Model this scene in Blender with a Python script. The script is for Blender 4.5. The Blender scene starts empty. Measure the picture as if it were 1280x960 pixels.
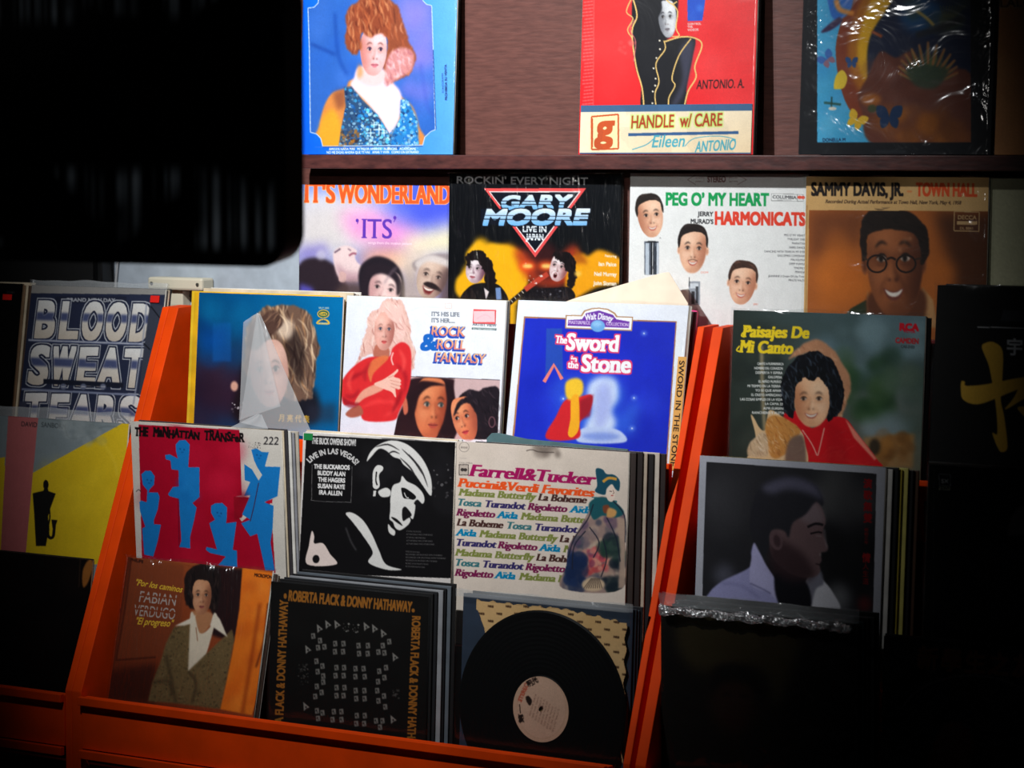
import bpy, bmesh, math, random
import numpy as np
from mathutils import Vector, Matrix

S = bpy.context.scene
COL = S.collection
R = math.radians

# ------------------------------------------------------------------ camera, light, exposure
cam = bpy.data.cameras.new('camera')
cam.sensor_width = 36.0
cam.lens = 3700.0 / 1280.0 * 36.0
cam.clip_start = 0.05
cam.dof.use_dof = True
cam.dof.focus_distance = 4.80
cam.dof.aperture_fstop = 8.0
cam_o = bpy.data.objects.new('camera', cam)
COL.objects.link(cam_o)
cam_o.location = (2.65568, -4.05831, 1.5)
cam_o.rotation_euler = (R(90) - math.atan(290.0 / 3700.0), 0, R(33.2))
S.camera = cam_o

S.view_settings.view_transform = 'Standard'
S.view_settings.look = 'None'
S.view_settings.gamma = 1.0
S.view_settings.use_curve_mapping = False
S.view_settings.exposure = 0.0

wd = bpy.data.worlds.new('world')
S.world = wd
wd.use_nodes = True
wd.node_tree.nodes['Background'].inputs['Color'].default_value = (0.75, 0.85, 1.0, 1)
wd.node_tree.nodes['Background'].inputs['Strength'].default_value = 0.003

def spot(name, loc, aim, power, size_deg, blend, radius, col):
    l = bpy.data.lights.new(name, 'SPOT')
    l.energy = power; l.spot_size = R(size_deg); l.spot_blend = blend
    l.shadow_soft_size = radius; l.color = col
    o = bpy.data.objects.new(name, l); COL.objects.link(o)
    o.location = loc
    o.rotation_euler = (Vector(aim) - Vector(loc)).to_track_quat('-Z', 'Y').to_euler()
    return o
spot('ceiling_spotlight', (-0.14, -1.55, 2.35), (-0.09, -0.06, 1.40), 196.0, 62.5, 1.0, 0.03, (0.97, 0.985, 1.0))
spot('ledge_fill_light', (0.75, -2.9, 2.15), (0.22, 0.0, 1.42), 38.0, 30.0, 1.0, 0.04, (1.0, 0.96, 0.92))  # added fill light, softens the shade under the upper ledge

# ------------------------------------------------------------------ materials
MATS = {}
def lin(c):
    c = c / 255.0
    return c / 12.92 if c <= 0.04045 else ((c + 0.055) / 1.055) ** 2.4
def rgb(c): return (lin(c[0]), lin(c[1]), lin(c[2]), 1.0)

def mat(name, col, rough=0.6, var=0.0, scale=20.0, bump=0.0, spec=0.4, stretch=None, col2=None, metallic=0.0):
    if name in MATS: return MATS[name]
    m = bpy.data.materials.new(name); m.use_nodes = True
    nt = m.node_tree; b = nt.nodes['Principled BSDF']
    b.inputs['Roughness'].default_value = rough
    b.inputs['Specular IOR Level'].default_value = spec
    b.inputs['Metallic'].default_value = metallic
    b.inputs['Base Color'].default_value = rgb(col)
    if var > 0 or bump > 0:
        tc = nt.nodes.new('ShaderNodeTexCoord'); mp = nt.nodes.new('ShaderNodeMapping')
        nt.links.new(tc.outputs['Object'], mp.inputs['Vector'])
        if stretch: mp.inputs['Scale'].default_value = stretch
        nz = nt.nodes.new('ShaderNodeTexNoise'); nz.inputs['Scale'].default_value = scale; nz.inputs['Detail'].default_value = 6
        nt.links.new(mp.outputs['Vector'], nz.inputs['Vector'])
        if var > 0:
            rp = nt.nodes.new('ShaderNodeValToRGB')
            c2 = col2 or tuple(max(0, v * (1 - var)) for v in col)
            rp.color_ramp.elements[0].position = 0.32; rp.color_ramp.elements[0].color = rgb(c2)
            rp.color_ramp.elements[1].position = 0.68; rp.color_ramp.elements[1].color = rgb(col)
            nt.links.new(nz.outputs['Fac'], rp.inputs['Fac']); nt.links.new(rp.outputs['Color'], b.inputs['Base Color'])
        if bump > 0:
            bp = nt.nodes.new('ShaderNodeBump'); bp.inputs['Strength'].default_value = bump; bp.inputs['Distance'].default_value = 0.002
            nt.links.new(nz.outputs['Fac'], bp.inputs['Height']); nt.links.new(bp.outputs['Normal'], b.inputs['Normal'])
    MATS[name] = m
    return m

def print_mat(name, rough=0.5, spec=0.3, grain=0.06):
    if name in MATS: return MATS[name]
    m = bpy.data.materials.new(name); m.use_nodes = True
    nt = m.node_tree; b = nt.nodes['Principled BSDF']
    at = nt.nodes.new('ShaderNodeAttribute'); at.attribute_name = 'ink'
    tc = nt.nodes.new('ShaderNodeTexCoord')
    nz = nt.nodes.new('ShaderNodeTexNoise'); nz.inputs['Scale'].default_value = 45; nz.inputs['Detail'].default_value = 8
    nt.links.new(tc.outputs['Object'], nz.inputs['Vector'])
    mr = nt.nodes.new('ShaderNodeMapRange'); mr.inputs['To Min'].default_value = 1 - grain * 2; mr.inputs['To Max'].default_value = 1 + grain
    nt.links.new(nz.outputs['Fac'], mr.inputs['Value'])
    mx = nt.nodes.new('ShaderNodeMix'); mx.data_type = 'RGBA'; mx.blend_type = 'MULTIPLY'; mx.inputs['Factor'].default_value = 1.0
    nt.links.new(at.outputs['Color'], mx.inputs['A']); nt.links.new(mr.outputs['Result'], mx.inputs['B'])
    nt.links.new(mx.outputs['Result'], b.inputs['Base Color'])
    b.inputs['Roughness'].default_value = rough; b.inputs['Specular IOR Level'].default_value = spec
    MATS[name] = m
    return m

def plastic_mat(name, haze=0.03, bump=0.5, scale=9.0, rough=0.12, gloss=1.0, stretch=(1, 1, 1)):
    """clear polythene: see-through, slightly milky, creased and shiny"""
    if name in MATS: return MATS[name]
    m = bpy.data.materials.new(name); m.use_nodes = True
    nt = m.node_tree
    for n in list(nt.nodes): nt.nodes.remove(n)
    N = nt.nodes.new; L = nt.links.new
    out = N('ShaderNodeOutputMaterial'); tr = N('ShaderNodeBsdfTransparent'); tr.inputs['Color'].default_value = (0.97, 0.98, 0.98, 1)
    gl = N('ShaderNodeBsdfGlossy'); gl.inputs['Roughness'].default_value = rough; gl.inputs['Color'].default_value = (1, 1, 1, 1)
    df = N('ShaderNodeBsdfDiffuse'); df.inputs['Color'].default_value = (0.85, 0.88, 0.9, 1)
    tc = N('ShaderNodeTexCoord'); mp = N('ShaderNodeMapping'); mp.inputs['Scale'].default_value = stretch
    nz = N('ShaderNodeTexNoise'); nz.inputs['Scale'].default_value = scale; nz.inputs['Detail'].default_value = 3; nz.inputs['Distortion'].default_value = 1.2
    L(tc.outputs['Object'], mp.inputs['Vector']); L(mp.outputs['Vector'], nz.inputs['Vector'])
    bp = N('ShaderNodeBump'); bp.inputs['Strength'].default_value = bump; bp.inputs['Distance'].default_value = 0.01
    L(nz.outputs['Fac'], bp.inputs['Height'])
    L(bp.outputs['Normal'], gl.inputs['Normal'])
    ml = N('ShaderNodeValue'); ml.outputs[0].default_value = min(1.0, 0.035 * gloss)
    m1 = N('ShaderNodeMixShader'); m1.inputs['Fac'].default_value = haze
    L(tr.outputs['BSDF'], m1.inputs[1]); L(df.outputs['BSDF'], m1.inputs[2])
    m2 = N('ShaderNodeMixShader')
    L(ml.outputs[0], m2.inputs['Fac']); L(m1.outputs['Shader'], m2.inputs[1]); L(gl.outputs['BSDF'], m2.inputs[2])
    L(m2.outputs['Shader'], out.inputs['Surface'])
    MATS[name] = m
    return m

ORANGE = mat('orange_paint', (255, 76, 4), 0.6, 0.10, 14, 0.15, 0.12)
REDBD = mat('dark_red_board', (118, 22, 20), 0.6, 0.2, 12, 0.1, 0.25)
WOOD = mat('brown_laminate', (108, 66, 58), 0.5, 0.35, 14, 0.15, 0.3, (2.5, 2.5, 16), (88, 52, 46))
WOODEDGE = mat('brown_laminate_edge', (92, 50, 46), 0.4, 0.35, 30, 0.2, 0.4, (1.2, 1, 4), (60, 32, 32))
WALLP = mat('grey_plaster', (176, 186, 196), 0.85, 0.10, 30, 0.3, 0.2)
FLOORM = mat('dark_floor', (40, 34, 30), 0.6, 0.3, 6)
CEILM = mat('dark_ceiling', (30, 30, 32), 0.8, 0.1, 6)
CARDW = mat('card_white', (226, 218, 204), 0.7, 0.18, 40)
BEIGE = mat('beige_plastic', (222, 214, 190), 0.45, 0.06, 10)
BLACKP = mat('black_plastic', (9, 9, 10), 0.35, 0, spec=0.4)
PLASTIC = plastic_mat('clear_polythene', 0.004, 0.3, 8, 0.15, 1.0)
CRUMPLE = plastic_mat('crumpled_polythene', 0.004, 0.75, 11, 0.13, 1.3)
STREAKY = plastic_mat('stretched_polythene', 0.003, 1.0, 9, 0.16, 2.4, (7, 1, 0.8))
BAGTOP = plastic_mat('polythene_mouth', 0.16, 0.8, 22, 0.2, 3.0)
MILKY = plastic_mat('milky_polythene', 0.30, 0.6, 12, 0.2, 1.2)

# ------------------------------------------------------------------ mesh helpers
def link(name, me, mats=(), parent=None):
    o = bpy.data.objects.new(name, me); COL.objects.link(o)
    for m in mats: me.materials.append(m)
    if parent: o.parent = parent
    return o
def obj(name, bm, m, parent=None, bevel=0.0, smooth=False):
    if bevel > 0:
        bmesh.ops.bevel(bm, geom=list(bm.edges), offset=bevel, segments=2, affect='EDGES', profile=0.5)
    bmesh.ops.recalc_face_normals(bm, faces=bm.faces)
    me = bpy.data.meshes.new(name); bm.to_mesh(me); bm.free()
    if smooth:
        for p in me.polygons: p.use_smooth = True
    return link(name, me, (m,) if not isinstance(m, (list, tuple)) else m, parent)
def add_box(bm, a, b):
    x0, y0, z0 = a; x1, y1, z1 = b
    v = [bm.verts.new(p) for p in ((x0,y0,z0),(x1,y0,z0),(x1,y1,z0),(x0,y1,z0),(x0,y0,z1),(x1,y0,z1),(x1,y1,z1),(x0,y1,z1))]
    for f in ((3,2,1,0),(4,5,6,7),(0,1,5,4),(1,2,6,5),(2,3,7,6),(3,0,4,7)): bm.faces.new([v[i] for i in f])
def box(name, a, b, m, parent=None, bevel=0.0):
    bm = bmesh.new(); add_box(bm, a, b); return obj(name, bm, m, parent, bevel)
def add_prism(bm, prof, x0, x1, f=lambda p, x: (x, p[0], p[1])):
    a = [bm.verts.new(f(p, x0)) for p in prof]; b = [bm.verts.new(f(p, x1)) for p in prof]
    n = len(prof)
    bm.faces.new(a); bm.faces.new(b[::-1])
    for i in range(n): bm.faces.new((a[i], b[i], b[(i+1)%n], a[(i+1)%n]))
def add_tube(bm, pts, r, seg=8):
    rings = []
    for i, p in enumerate(pts):
        p = Vector(p); d = (Vector(pts[min(i+1, len(pts)-1)]) - Vector(pts[max(i-1, 0)])).normalized()
        u = d.orthogonal().normalized() if i == 0 else (u - d * u.dot(d)).normalized()
        w = d.cross(u)
        rings.append([bm.verts.new(p + (u * math.cos(2*math.pi*k/seg) + w * math.sin(2*math.pi*k/seg)) * r) for k in range(seg)])
    for a, b in zip(rings, rings[1:]):
        for k in range(seg): bm.faces.new((a[k], a[(k+1)%seg], b[(k+1)%seg], b[k]))
    bm.faces.new(rings[0][::-1]); bm.faces.new(rings[-1])
def tag(o, label, cat, group=None, kind=None):
    if label: o['label'] = label
    if cat: o['category'] = cat
    if group: o['group'] = group
    if kind: o['kind'] = kind
    return o
def thing(name, label, cat, loc=(0, 0, 0), rot=(0, 0, 0), group=None):
    o = bpy.data.objects.new(name, None); COL.objects.link(o)
    o.empty_display_size = 0.05
    o.location = loc; o.rotation_euler = rot
    return tag(o, label, cat, group)

# ------------------------------------------------------------------ the print shop: cover pictures are painted as ink
# colours on a fine grid of the cover's own front face
_gl = {}
def _mesh2d(s):
    cu = bpy.data.curves.new('glyph', 'FONT'); cu.body = s; cu.resolution_u = 4
    o = bpy.data.objects.new('glyph', cu); COL.objects.link(o)
    bpy.context.view_layer.update()
    dg = bpy.context.evaluated_depsgraph_get()
    me = bpy.data.meshes.new_from_object(o.evaluated_get(dg))
    me.calc_loop_triangles()
    v = np.array([(p.co.x, p.co.y) for p in me.vertices], dtype=float).reshape(-1, 2)
    t = np.array([tuple(x.vertices) for x in me.loop_triangles], dtype=int).reshape(-1, 3)
    bpy.data.objects.remove(o); bpy.data.curves.remove(cu); bpy.data.meshes.remove(me)
    return v, t
_bar = None
def glyph(ch):
    global _bar
    if ch in _gl: return _gl[ch]
    if _bar is None:
        v, _ = _mesh2d('||'); _bar = v[:, 0].max() - v[:, 0].min()
    if ch == ' ': _gl[ch] = (np.zeros((0, 2)), np.zeros((0, 3), int), 0.27); return _gl[ch]
    v, t = _mesh2d(ch)
    w, _ = _mesh2d('|' + ch + '|')
    adv = (w[:, 0].max() - w[:, 0].min()) - _bar
    _gl[ch] = (v, t, adv)
    return _gl[ch]

SERIF_B = set('AFHIKMNPRTXYfhiklmnrpqxVW1')
SERIF_T = set('BDEFHIKLMNPRUVWXYbdhklijmnpruvwxy')

def _blur1(a, r, ax):
    if r < 1: return a
    k = 2 * r + 1
    pad = [(0, 0)] * a.ndim; pad[ax] = (r + 1, r)
    c = np.cumsum(np.pad(a, pad, mode='edge'), axis=ax)
    n = a.shape[ax]
    return (np.take(c, range(k, k + n), axis=ax) - np.take(c, range(0, n), axis=ax)) / k
def blur(a, s):
    r = int(round(s * 0.9))
    if r < 1:
        return a if s < 0.3 else (a + np.roll(a, 1, 0) + np.roll(a, -1, 0) + np.roll(a, 1, 1) + np.roll(a, -1, 1)) / 5
    for _ in range(2):
        a = _blur1(_blur1(a, r, 0), r, 1)
    return a
def smooth_pts(p, n=6, closed=True):
    p = np.asarray(p, float); m = len(p); out = []
    rng = range(m) if closed else range(m - 1)
    for i in rng:
        if closed: a, b, c, d = p[(i-1)%m], p[i], p[(i+1)%m], p[(i+2)%m]
        else: a, b, c, d = p[max(i-1,0)], p[i], p[i+1], p[min(i+2,m-1)]
        for k in range(n):
            t = k / n
            out.append(0.5 * (2*b + (c-a)*t + (2*a-5*b+4*c-d)*t*t + (3*b-a-3*c+d)*t**3))
    if not closed: out.append(p[-1])
    return np.array(out)

class Art:
    def __init__(s, quad, W, H, nodes=300):
        s.W, s.H = W, H
        s.nw = nodes; s.nh = int(round(nodes * H / W))
        s.w, s.h = s.nw * 2, s.nh * 2
        s.c = np.zeros((s.h, s.w, 3), np.float32)
        s.mask = None
        s.mid = np.mean(np.array(quad, float), 0)
        dst = [(0, 0), (s.w, 0), (0, s.h), (s.w, s.h)]
        A = []; b = []
        for (x, y), (u, v) in zip(quad, dst):
            A.append([x, y, 1, 0, 0, 0, -u*x, -u*y]); b.append(u)
            A.append([0, 0, 0, x, y, 1, -v*x, -v*y]); b.append(v)
        s.M = np.append(np.linalg.solve(np.array(A, float), np.array(b, float)), 1).reshape(3, 3)
        s.view(0, 0, 1)
    def view(s, ox, oy, sc):
        s.ox, s.oy, s.sc = ox, oy, sc
        cx, cy = (s.mid[0] - ox) * sc, (s.mid[1] - oy) * sc
        a = s.T([(cx, cy)])[0]; b = s.T([(cx + 10, cy)])[0]
        s.k = math.hypot(*(b - a)) / 10.0        # canvas cells per sketch unit
    def T(s, pts):
        p = np.asarray(pts, float).reshape(-1, 2)
        x = s.ox + p[:, 0] / s.sc; y = s.oy + p[:, 1] / s.sc
        q = s.M @ np.vstack([x, y, np.ones_like(x)])
        return (q[:2] / q[2]).T
    # --- painting primitives
    def _paint(s, m, x0, y0, col, alpha):
        h, w = m.shape
        if s.mask is not None: m = m * s.mask[y0:y0+h, x0:x0+w]
        m = (m * alpha)[..., None]
        t = s.c[y0:y0+h, x0:x0+w]
        t += (np.asarray(col, np.float32) - t) * m
    def fill(s, col): s.c[:] = col
    def grad(s, c00, c10, c01, c11):
        u = np.linspace(0, 1, s.w)[None, :, None]; v = np.linspace(0, 1, s.h)[:, None, None]
        f = lambda c: np.asarray(c, float)
        s.c[:] = (f(c00)*(1-u) + f(c10)*u)*(1-v) + (f(c01)*(1-u) + f(c11)*u)*v
    def _polymask(s, q, soft):
        pad = int(soft * 2.5) + 2
        x0 = max(0, int(q[:, 0].min()) - pad); x1 = min(s.w, int(q[:, 0].max()) + pad + 1)
        y0 = max(0, int(q[:, 1].min()) - pad); y1 = min(s.h, int(q[:, 1].max()) + pad + 1)
        if x1 <= x0 or y1 <= y0: return None
        xs = np.arange(x0, x1) + 0.5; ys = np.arange(y0, y1) + 0.5
        m = np.zeros((len(ys), len(xs)), bool)
        n = len(q)
        for i in range(n):
            (ax, ay), (bx, by) = q[i], q[(i+1) % n]
            if ay == by: continue
            rows = (ys >= min(ay, by)) & (ys < max(ay, by))
            if not rows.any(): continue
            xc = ax + (ys[rows] - ay) * (bx - ax) / (by - ay)
            m[rows] ^= xs[None, :] > xc[:, None]
        m = m.astype(np.float32)
        if soft > 0.25: m = blur(m, soft)
        return m, x0, y0
    def poly(s, pts, col, soft=0, alpha=1.0, sm=False, closed=True):
        q = s.T(smooth_pts(pts) if sm else pts)
        r = s._polymask(q, soft * s.k)
        if r: s._paint(r[0], r[1], r[2], col, alpha)
    def clip(s, pts=None, sm=True, soft=1.0):
        if pts is None: s.mask = None; return
        q = s.T(smooth_pts(pts) if sm else pts)
        s.mask = np.zeros((s.h, s.w), np.float32)
        r = s._polymask(q, soft * s.k)
        if r: m, x0, y0 = r; s.mask[y0:y0+m.shape[0], x0:x0+m.shape[1]] = m
    def ell(s, cx, cy, rx, ry, col, soft=0, alpha=1.0, rot=0):
        a = np.linspace(0, 2*math.pi, 36, endpoint=False); c, n = math.cos(R(rot)), math.sin(R(rot))
        x, y = rx*np.cos(a), ry*np.sin(a)
        s.poly(np.stack([cx + x*c - y*n, cy + x*n + y*c], 1), col, soft, alpha)
    def line(s, pts, w, col, soft=0, alpha=1.0, sm=True, taper=False):
        p = smooth_pts(pts, 5, False) if sm and len(pts) > 2 else np.asarray(pts, float)
        d = np.gradient(p, axis=0); L = np.hypot(d[:, 0], d[:, 1]) + 1e-9
        n = np.stack([-d[:, 1]/L, d[:, 0]/L], 1)
        ww = np.full(len(p), w/2.0)
        if taper: ww = ww * np.sin(np.linspace(0.15, math.pi - 0.05, len(p)))
        n *= ww[:, None]
        s.poly(np.vstack([p + n, (p - n)[::-1]]), col, soft, alpha)
    def rect(s, x0, y0, x1, y1, col, soft=0, alpha=1.0): s.poly([(x0,y0),(x1,y0),(x1,y1),(x0,y1)], col, soft, alpha)
    def frame(s, pts, w, col, alpha=1.0):
        for a, b in zip(pts, list(pts[1:]) + [pts[0]]): s.line([a, b], w, col, 0, alpha, False)
    def hair(s, pts, base, cols, ang, n=60, ln=40, w=2.5, sm=True, soft=1.0, curl=0.5, seed=1, alpha=0.8, rough=0.8):
        """a mass of hair: filled outline and many curved strands inside it"""
        r = np.random.RandomState(seed); p = np.asarray(pts, float)
        if rough:
            q = smooth_pts(p, 8); d = np.roll(q, -1, 0) - np.roll(q, 1, 0)
            nrm = np.stack([-d[:, 1], d[:, 0]], 1) / (np.hypot(d[:, 0], d[:, 1])[:, None] + 1e-9)
            amp = ln * .09 * rough
            z = r.randn(len(q)); z = (z + np.roll(z, 1) + np.roll(z, 2) + np.roll(z, 3)) / 2 + .4 * r.randn(len(q))
            q = q + nrm * (amp * .7 * z)[:, None]
            pts = q; sm = False
        s.poly(pts, base, soft, 1.0, sm)
        old = s.mask; s.clip(pts, sm, soft)
        lo, hi = p.min(0), p.max(0)
        for _ in range(n):
            c = lo + (hi - lo) * r.rand(2); a = R(ang + r.uniform(-22, 22)); l = ln * r.uniform(.5, 1.3); k = curl * r.uniform(-1, 1)
            q = [c + l*t*np.array([math.cos(a + k*t), math.sin(a + k*t)]) for t in (-.5, -.17, .17, .5)]
            s.line(q, w * r.uniform(.5, 1.3), cols[r.randint(len(cols))], soft*.6, alpha * r.uniform(.4, 1), True, True)
        s.mask = old
    def blobs(s, x0, y0, x1, y1, cols, n, size, soft, alpha=.5, seed=1, asp=1.0, rot=None):
        r = np.random.RandomState(seed)
        for _ in range(n):
            z = size * r.uniform(.5, 1.4)
            s.ell(r.uniform(x0, x1), r.uniform(y0, y1), z, z*asp*r.uniform(.6, 1.3), cols[r.randint(len(cols))], soft, alpha*r.uniform(.4, 1), r.uniform(0, 180) if rot is None else rot)
    def dots(s, x0, y0, x1, y1, cols, n, size, alpha=.9, seed=1):
        s.blobs(x0, y0, x1, y1, cols, n, size, 0, alpha, seed)
    # --- lettering
    def text(s, st, p0, p1, cap, col, bold=0.0, slant=0.0, serif=0.0, fat=0.0, soft=0, alpha=1.0, shadow=None, outline=None, arc=0.0, stripes=None, jitter=0, grad2=None, font_h=0.682):
        """st runs along the baseline p0-p1; cap is the capital height; fat thickens only the stems, serif adds slab feet"""
        p0 = np.asarray(p0, float); p1 = np.asarray(p1, float)
        L = np.hypot(*(p1 - p0)); ex = (p1 - p0) / L; ey = np.array([ex[1], -ex[0]])
        tot = sum(glyph(ch)[2] for ch in st) or 1.0
        kx = L / tot; ky = cap / font_h
        tris = []; pen = 0.0; rnd = random.Random(5)
        def place(P, dy=0.0, kk=1.0):
            P = np.asarray(P, float).reshape(-1, 2)
            x = P[:, 0] * kx + slant * P[:, 1] * ky; y = P[:, 1] * ky * kk + dy
            if arc:
                rad = L / 2 / math.sin(arc); a = (x / L - .5) * 2 * arc
                x, y = L/2 + (rad + y) * np.sin(a), (rad + y) * np.cos(a) - rad * math.cos(arc)
            return p0 + x[:, None] * ex + y[:, None] * ey
        for ch in st:
            v, t, adv = glyph(ch)
            dy = rnd.uniform(-1, 1) * jitter; kk = 1 + (rnd.uniform(-.25, .2) if jitter else 0)
            if len(v):
                V = v + [pen, 0]
                P = place(V, dy, kk)
                tris += [P[i] for i in t]
                if serif > 0:
                    th = 0.045
                    for yy, ok, top in ((0.012, ch in SERIF_B, 0), (0.67 if ch.isupper() else (0.437 if ch in 'ijmnpruvwxy' else 0.65), ch in SERIF_T, 1)):
                        if not ok: continue
                        iv = []
                        for tr in t:
                            ys = v[tr][:, 1]
                            if ys.min() <= yy <= ys.max():
                                xs = []
                                for a, b in ((0,1),(1,2),(2,0)):
                                    A, B = v[tr[a]], v[tr[b]]
                                    if (A[1]-yy)*(B[1]-yy) <= 0 and A[1] != B[1]: xs.append(A[0] + (yy-A[1])*(B[0]-A[0])/(B[1]-A[1]))
                                if len(xs) >= 2: iv.append([min(xs), max(xs)])
                        iv.sort(); mg = []
                        for a in iv:
                            if mg and a[0] <= mg[-1][1] + 0.01: mg[-1][1] = max(mg[-1][1], a[1])
                            else: mg.append(list(a))
                        for a, b in mg:
                            if b - a > 0.3: continue
                            lft = serif; rgt = 0 if (top and not ch.isupper() and ch not in 'vwxyu') else serif
                            y0 = yy - 0.012 if not top else yy - th + 0.015
                            Q = place([(pen+a-lft, y0), (pen+b+rgt, y0), (pen+b+rgt, y0+th), (pen+a-lft, y0+th)], dy, kk)
                            tris += [Q[[0,1,2]], Q[[0,2,3]]]
            pen += adv
        if not tris: return
        Q = s.T(np.vstack(tris)).reshape(-1, 3, 2)
        px = s.k
        pad = int(8 + abs(cap) * .3 * px)
        x0 = max(0, int(Q[..., 0].min()) - pad); x1 = min(s.w, int(Q[..., 0].max()) + pad)
        y0 = max(0, int(Q[..., 1].min()) - pad); y1 = min(s.h, int(Q[..., 1].max()) + pad)
        if x1 <= x0 or y1 <= y0: return
        f = 3
        m = np.zeros(((y1-y0)*f, (x1-x0)*f), bool)
        for tri in Q:
            q = (tri - [x0, y0]) * f
            a0, a1 = int(math.floor(q[:, 0].min())), int(math.ceil(q[:, 0].max())) + 1
            b0, b1 = int(math.floor(q[:, 1].min())), int(math.ceil(q[:, 1].max())) + 1
            a0, b0 = max(a0, 0), max(b0, 0); a1, b1 = min(a1, m.shape[1]), min(b1, m.shape[0])
            if a1 <= a0 or b1 <= b0: continue
            X = np.arange(a0, a1)[None, :] + .5; Y = np.arange(b0, b1)[:, None] + .5
            e = [(q[(i+1)%3, 0]-q[i, 0])*(Y-q[i, 1]) - (q[(i+1)%3, 1]-q[i, 1])*(X-q[i, 0]) for i in range(3)]
            m[b0:b1, a0:a1] |= ((e[0] >= 0) & (e[1] >= 0) & (e[2] >= 0)) | ((e[0] <= 0) & (e[1] <= 0) & (e[2] <= 0))
        def dil(m, rx, ry):
            rx, ry = int(round(rx)), int(round(ry))
            o = m.copy()
            for k in range(1, rx + 1): o[:, k:] |= m[:, :-k]; o[:, :-k] |= m[:, k:]
            b = o.copy()
            for k in range(1, ry + 1): o[k:] |= b[:-k]; o[:-k] |= b[k:]
            return o
        u = cap * px * f
        def down(m): return m.reshape(y1-y0, f, x1-x0, f).mean((1, 3)).astype(np.float32)
        m = dil(m, (bold + fat) * u, bold * u)
        if shadow is not None:
            dx, dy, sc_ = shadow
            s._paint(blur(np.roll(down(dil(m, .02*u, .02*u)), (int(round(dy*px)), int(round(dx*px))), (0, 1)), soft*px), x0, y0, sc_, alpha)
        if outline is not None:
            ow, oc = outline
            s._paint(down(dil(m, ow*px*f, ow*px*f)), x0, y0, oc, alpha)
        if stripes is not None:
            Y = (np.arange(m.shape[0]) / f + y0)
            a = s.T([p0])[0][1]; rel = (a - Y) / (cap * px)
            for lo, hi in stripes: m[(rel > lo) & (rel < hi)] = False
        mm = down(m)
        if soft: mm = blur(mm, soft*px)
        s._paint(mm, x0, y0, col, alpha)
        if grad2 is not None:
            a = s.T([p0])[0][1]; rel = np.clip((a - (np.arange(y1-y0) + y0)) / (cap*px), 0, 1)
            s._paint(mm * (1 - rel)[:, None].astype(np.float32), x0, y0, grad2, alpha)
    def words(s, rows, col, cap, x0=None, bold=0.03, alpha=.9):
        for st, a, b in rows: s.text(st, a, b, cap, col, bold, alpha=alpha)
    # --- a face seen from the front or three-quarter
    def face(s, c, hw, hh, rot=0, skin=(215,160,125), shade=(140,80,60), lit=(240,200,170), lip=(165,75,70), brow=(40,28,24), eye=(35,25,22), turn=0.0, light=1, mouth='closed', ears=True, browlift=0.0, eyes=True, soft=None, eyew=.88):
        ca, sa = math.cos(R(rot)), math.sin(R(rot))
        P = lambda u, v: (c[0] + u*hw*ca - v*hh*sa, c[1] + u*hw*sa + v*hh*ca)
        PP = lambda l: [P(*q) for q in l]
        sf = soft if soft is not None else hw * .06
        E = lambda u, v, ru, rv, col, so=1.0, al=1.0, r=0: s.ell(*P(u, v), ru*hw, rv*hh, col, so*sf, al, rot + r)
        if ears:
            for sd in (-1, 1):
                u = sd*(1.0) + turn*.25
                if abs(turn) > .45 and sd*turn > 0: continue
                E(u, .0, .13, .2, skin, .6); E(u, .02, .07, .12, shade, .8, .6)
        half = [(0,-1.0), (.55,-.95), (.88,-.62), (.97,-.12), (.9,.3), (.72,.66), (.42,.93), (.15,1.02)]
        out = [P(u + turn*.06*(v > 0), v) for u, v in half] + [P(-u + turn*.06*(v > 0), v) for u, v in half[::-1]]
        s.poly(out, skin, sf*.5, 1, True)
        old = s.mask; s.clip(out, True, sf*.5)
        E(-light*.95, .15, .52, 1.0, shade, 5, .85); E(light*1.05, .3, .22, .8, shade, 5, .5)
        E(-light*.55, .65, .45, .4, shade, 5, .35)
        E(light*.35, -.5, .4, .3, lit, 5, .6); E(light*.5 + turn*.2, .2, .28, .22, lit, 4, .55)
        E(0, 1.0, .6, .18, shade, 4, .45)
        t = turn*.32
        if eyes:
            for sd in (-1, 1):
                u = t + sd*.42*(1 - .12*abs(turn))
                E(u, -.12, .28, .14, shade, 3, .6)
                s.line(PP([(u-.22,-.30-browlift + (.05 if sd < 0 else .0)), (u,-.36-browlift), (u+.22,-.30-browlift + (.05 if sd > 0 else .0))]), hh*.06, brow, sf*.7, .85, True, True)
                s.poly(PP([(u-.19*eyew,-.1),(u-.07,-.165),(u+.08,-.165),(u+.19*eyew,-.1),(u+.07,-.05),(u-.07,-.05)]), (206,190,178), sf*.4, .85, True)
                E(u + t*.25, -.105, .085, .075, eye, .5)
                s.line(PP([(u-.22*eyew,-.1),(u-.06,-.175),(u+.08,-.175),(u+.22*eyew,-.1)]), hh*.045, eye, sf*.4, .95, True, True)
                s.line(PP([(u-.17,-.0),(u,.03),(u+.17,-.0)]), hh*.025, shade, sf*.8, .6)
        for sd in (-1, 1): E(t + sd*.5, .3, .2, .14, lip, 5, .22)
        n = t*1.35
        s.poly(PP([(n-light*.05,-.2),(n-light*.1,.1),(n-light*.24,.26),(n-light*.02,.33),(n+light*.02,.1)]), shade, sf*1.1, .65, True)
        E(n + light*.04, .12, .05, .2, lit, 1.4, .6); E(n, .24, .1, .07, lit, 1.6, .5)
        for sd in (-1, 1): E(n + sd*.12, .305, .055, .028, (60,30,25), .7, .8)
        for sd in (-1, 1): s.line(PP([(n+sd*.2,.25),(n+sd*.38,.42),(n+sd*.42,.58)]), hh*.03, shade, sf, .55 if mouth != 'closed' else .3)
        mz = t*1.1
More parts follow.
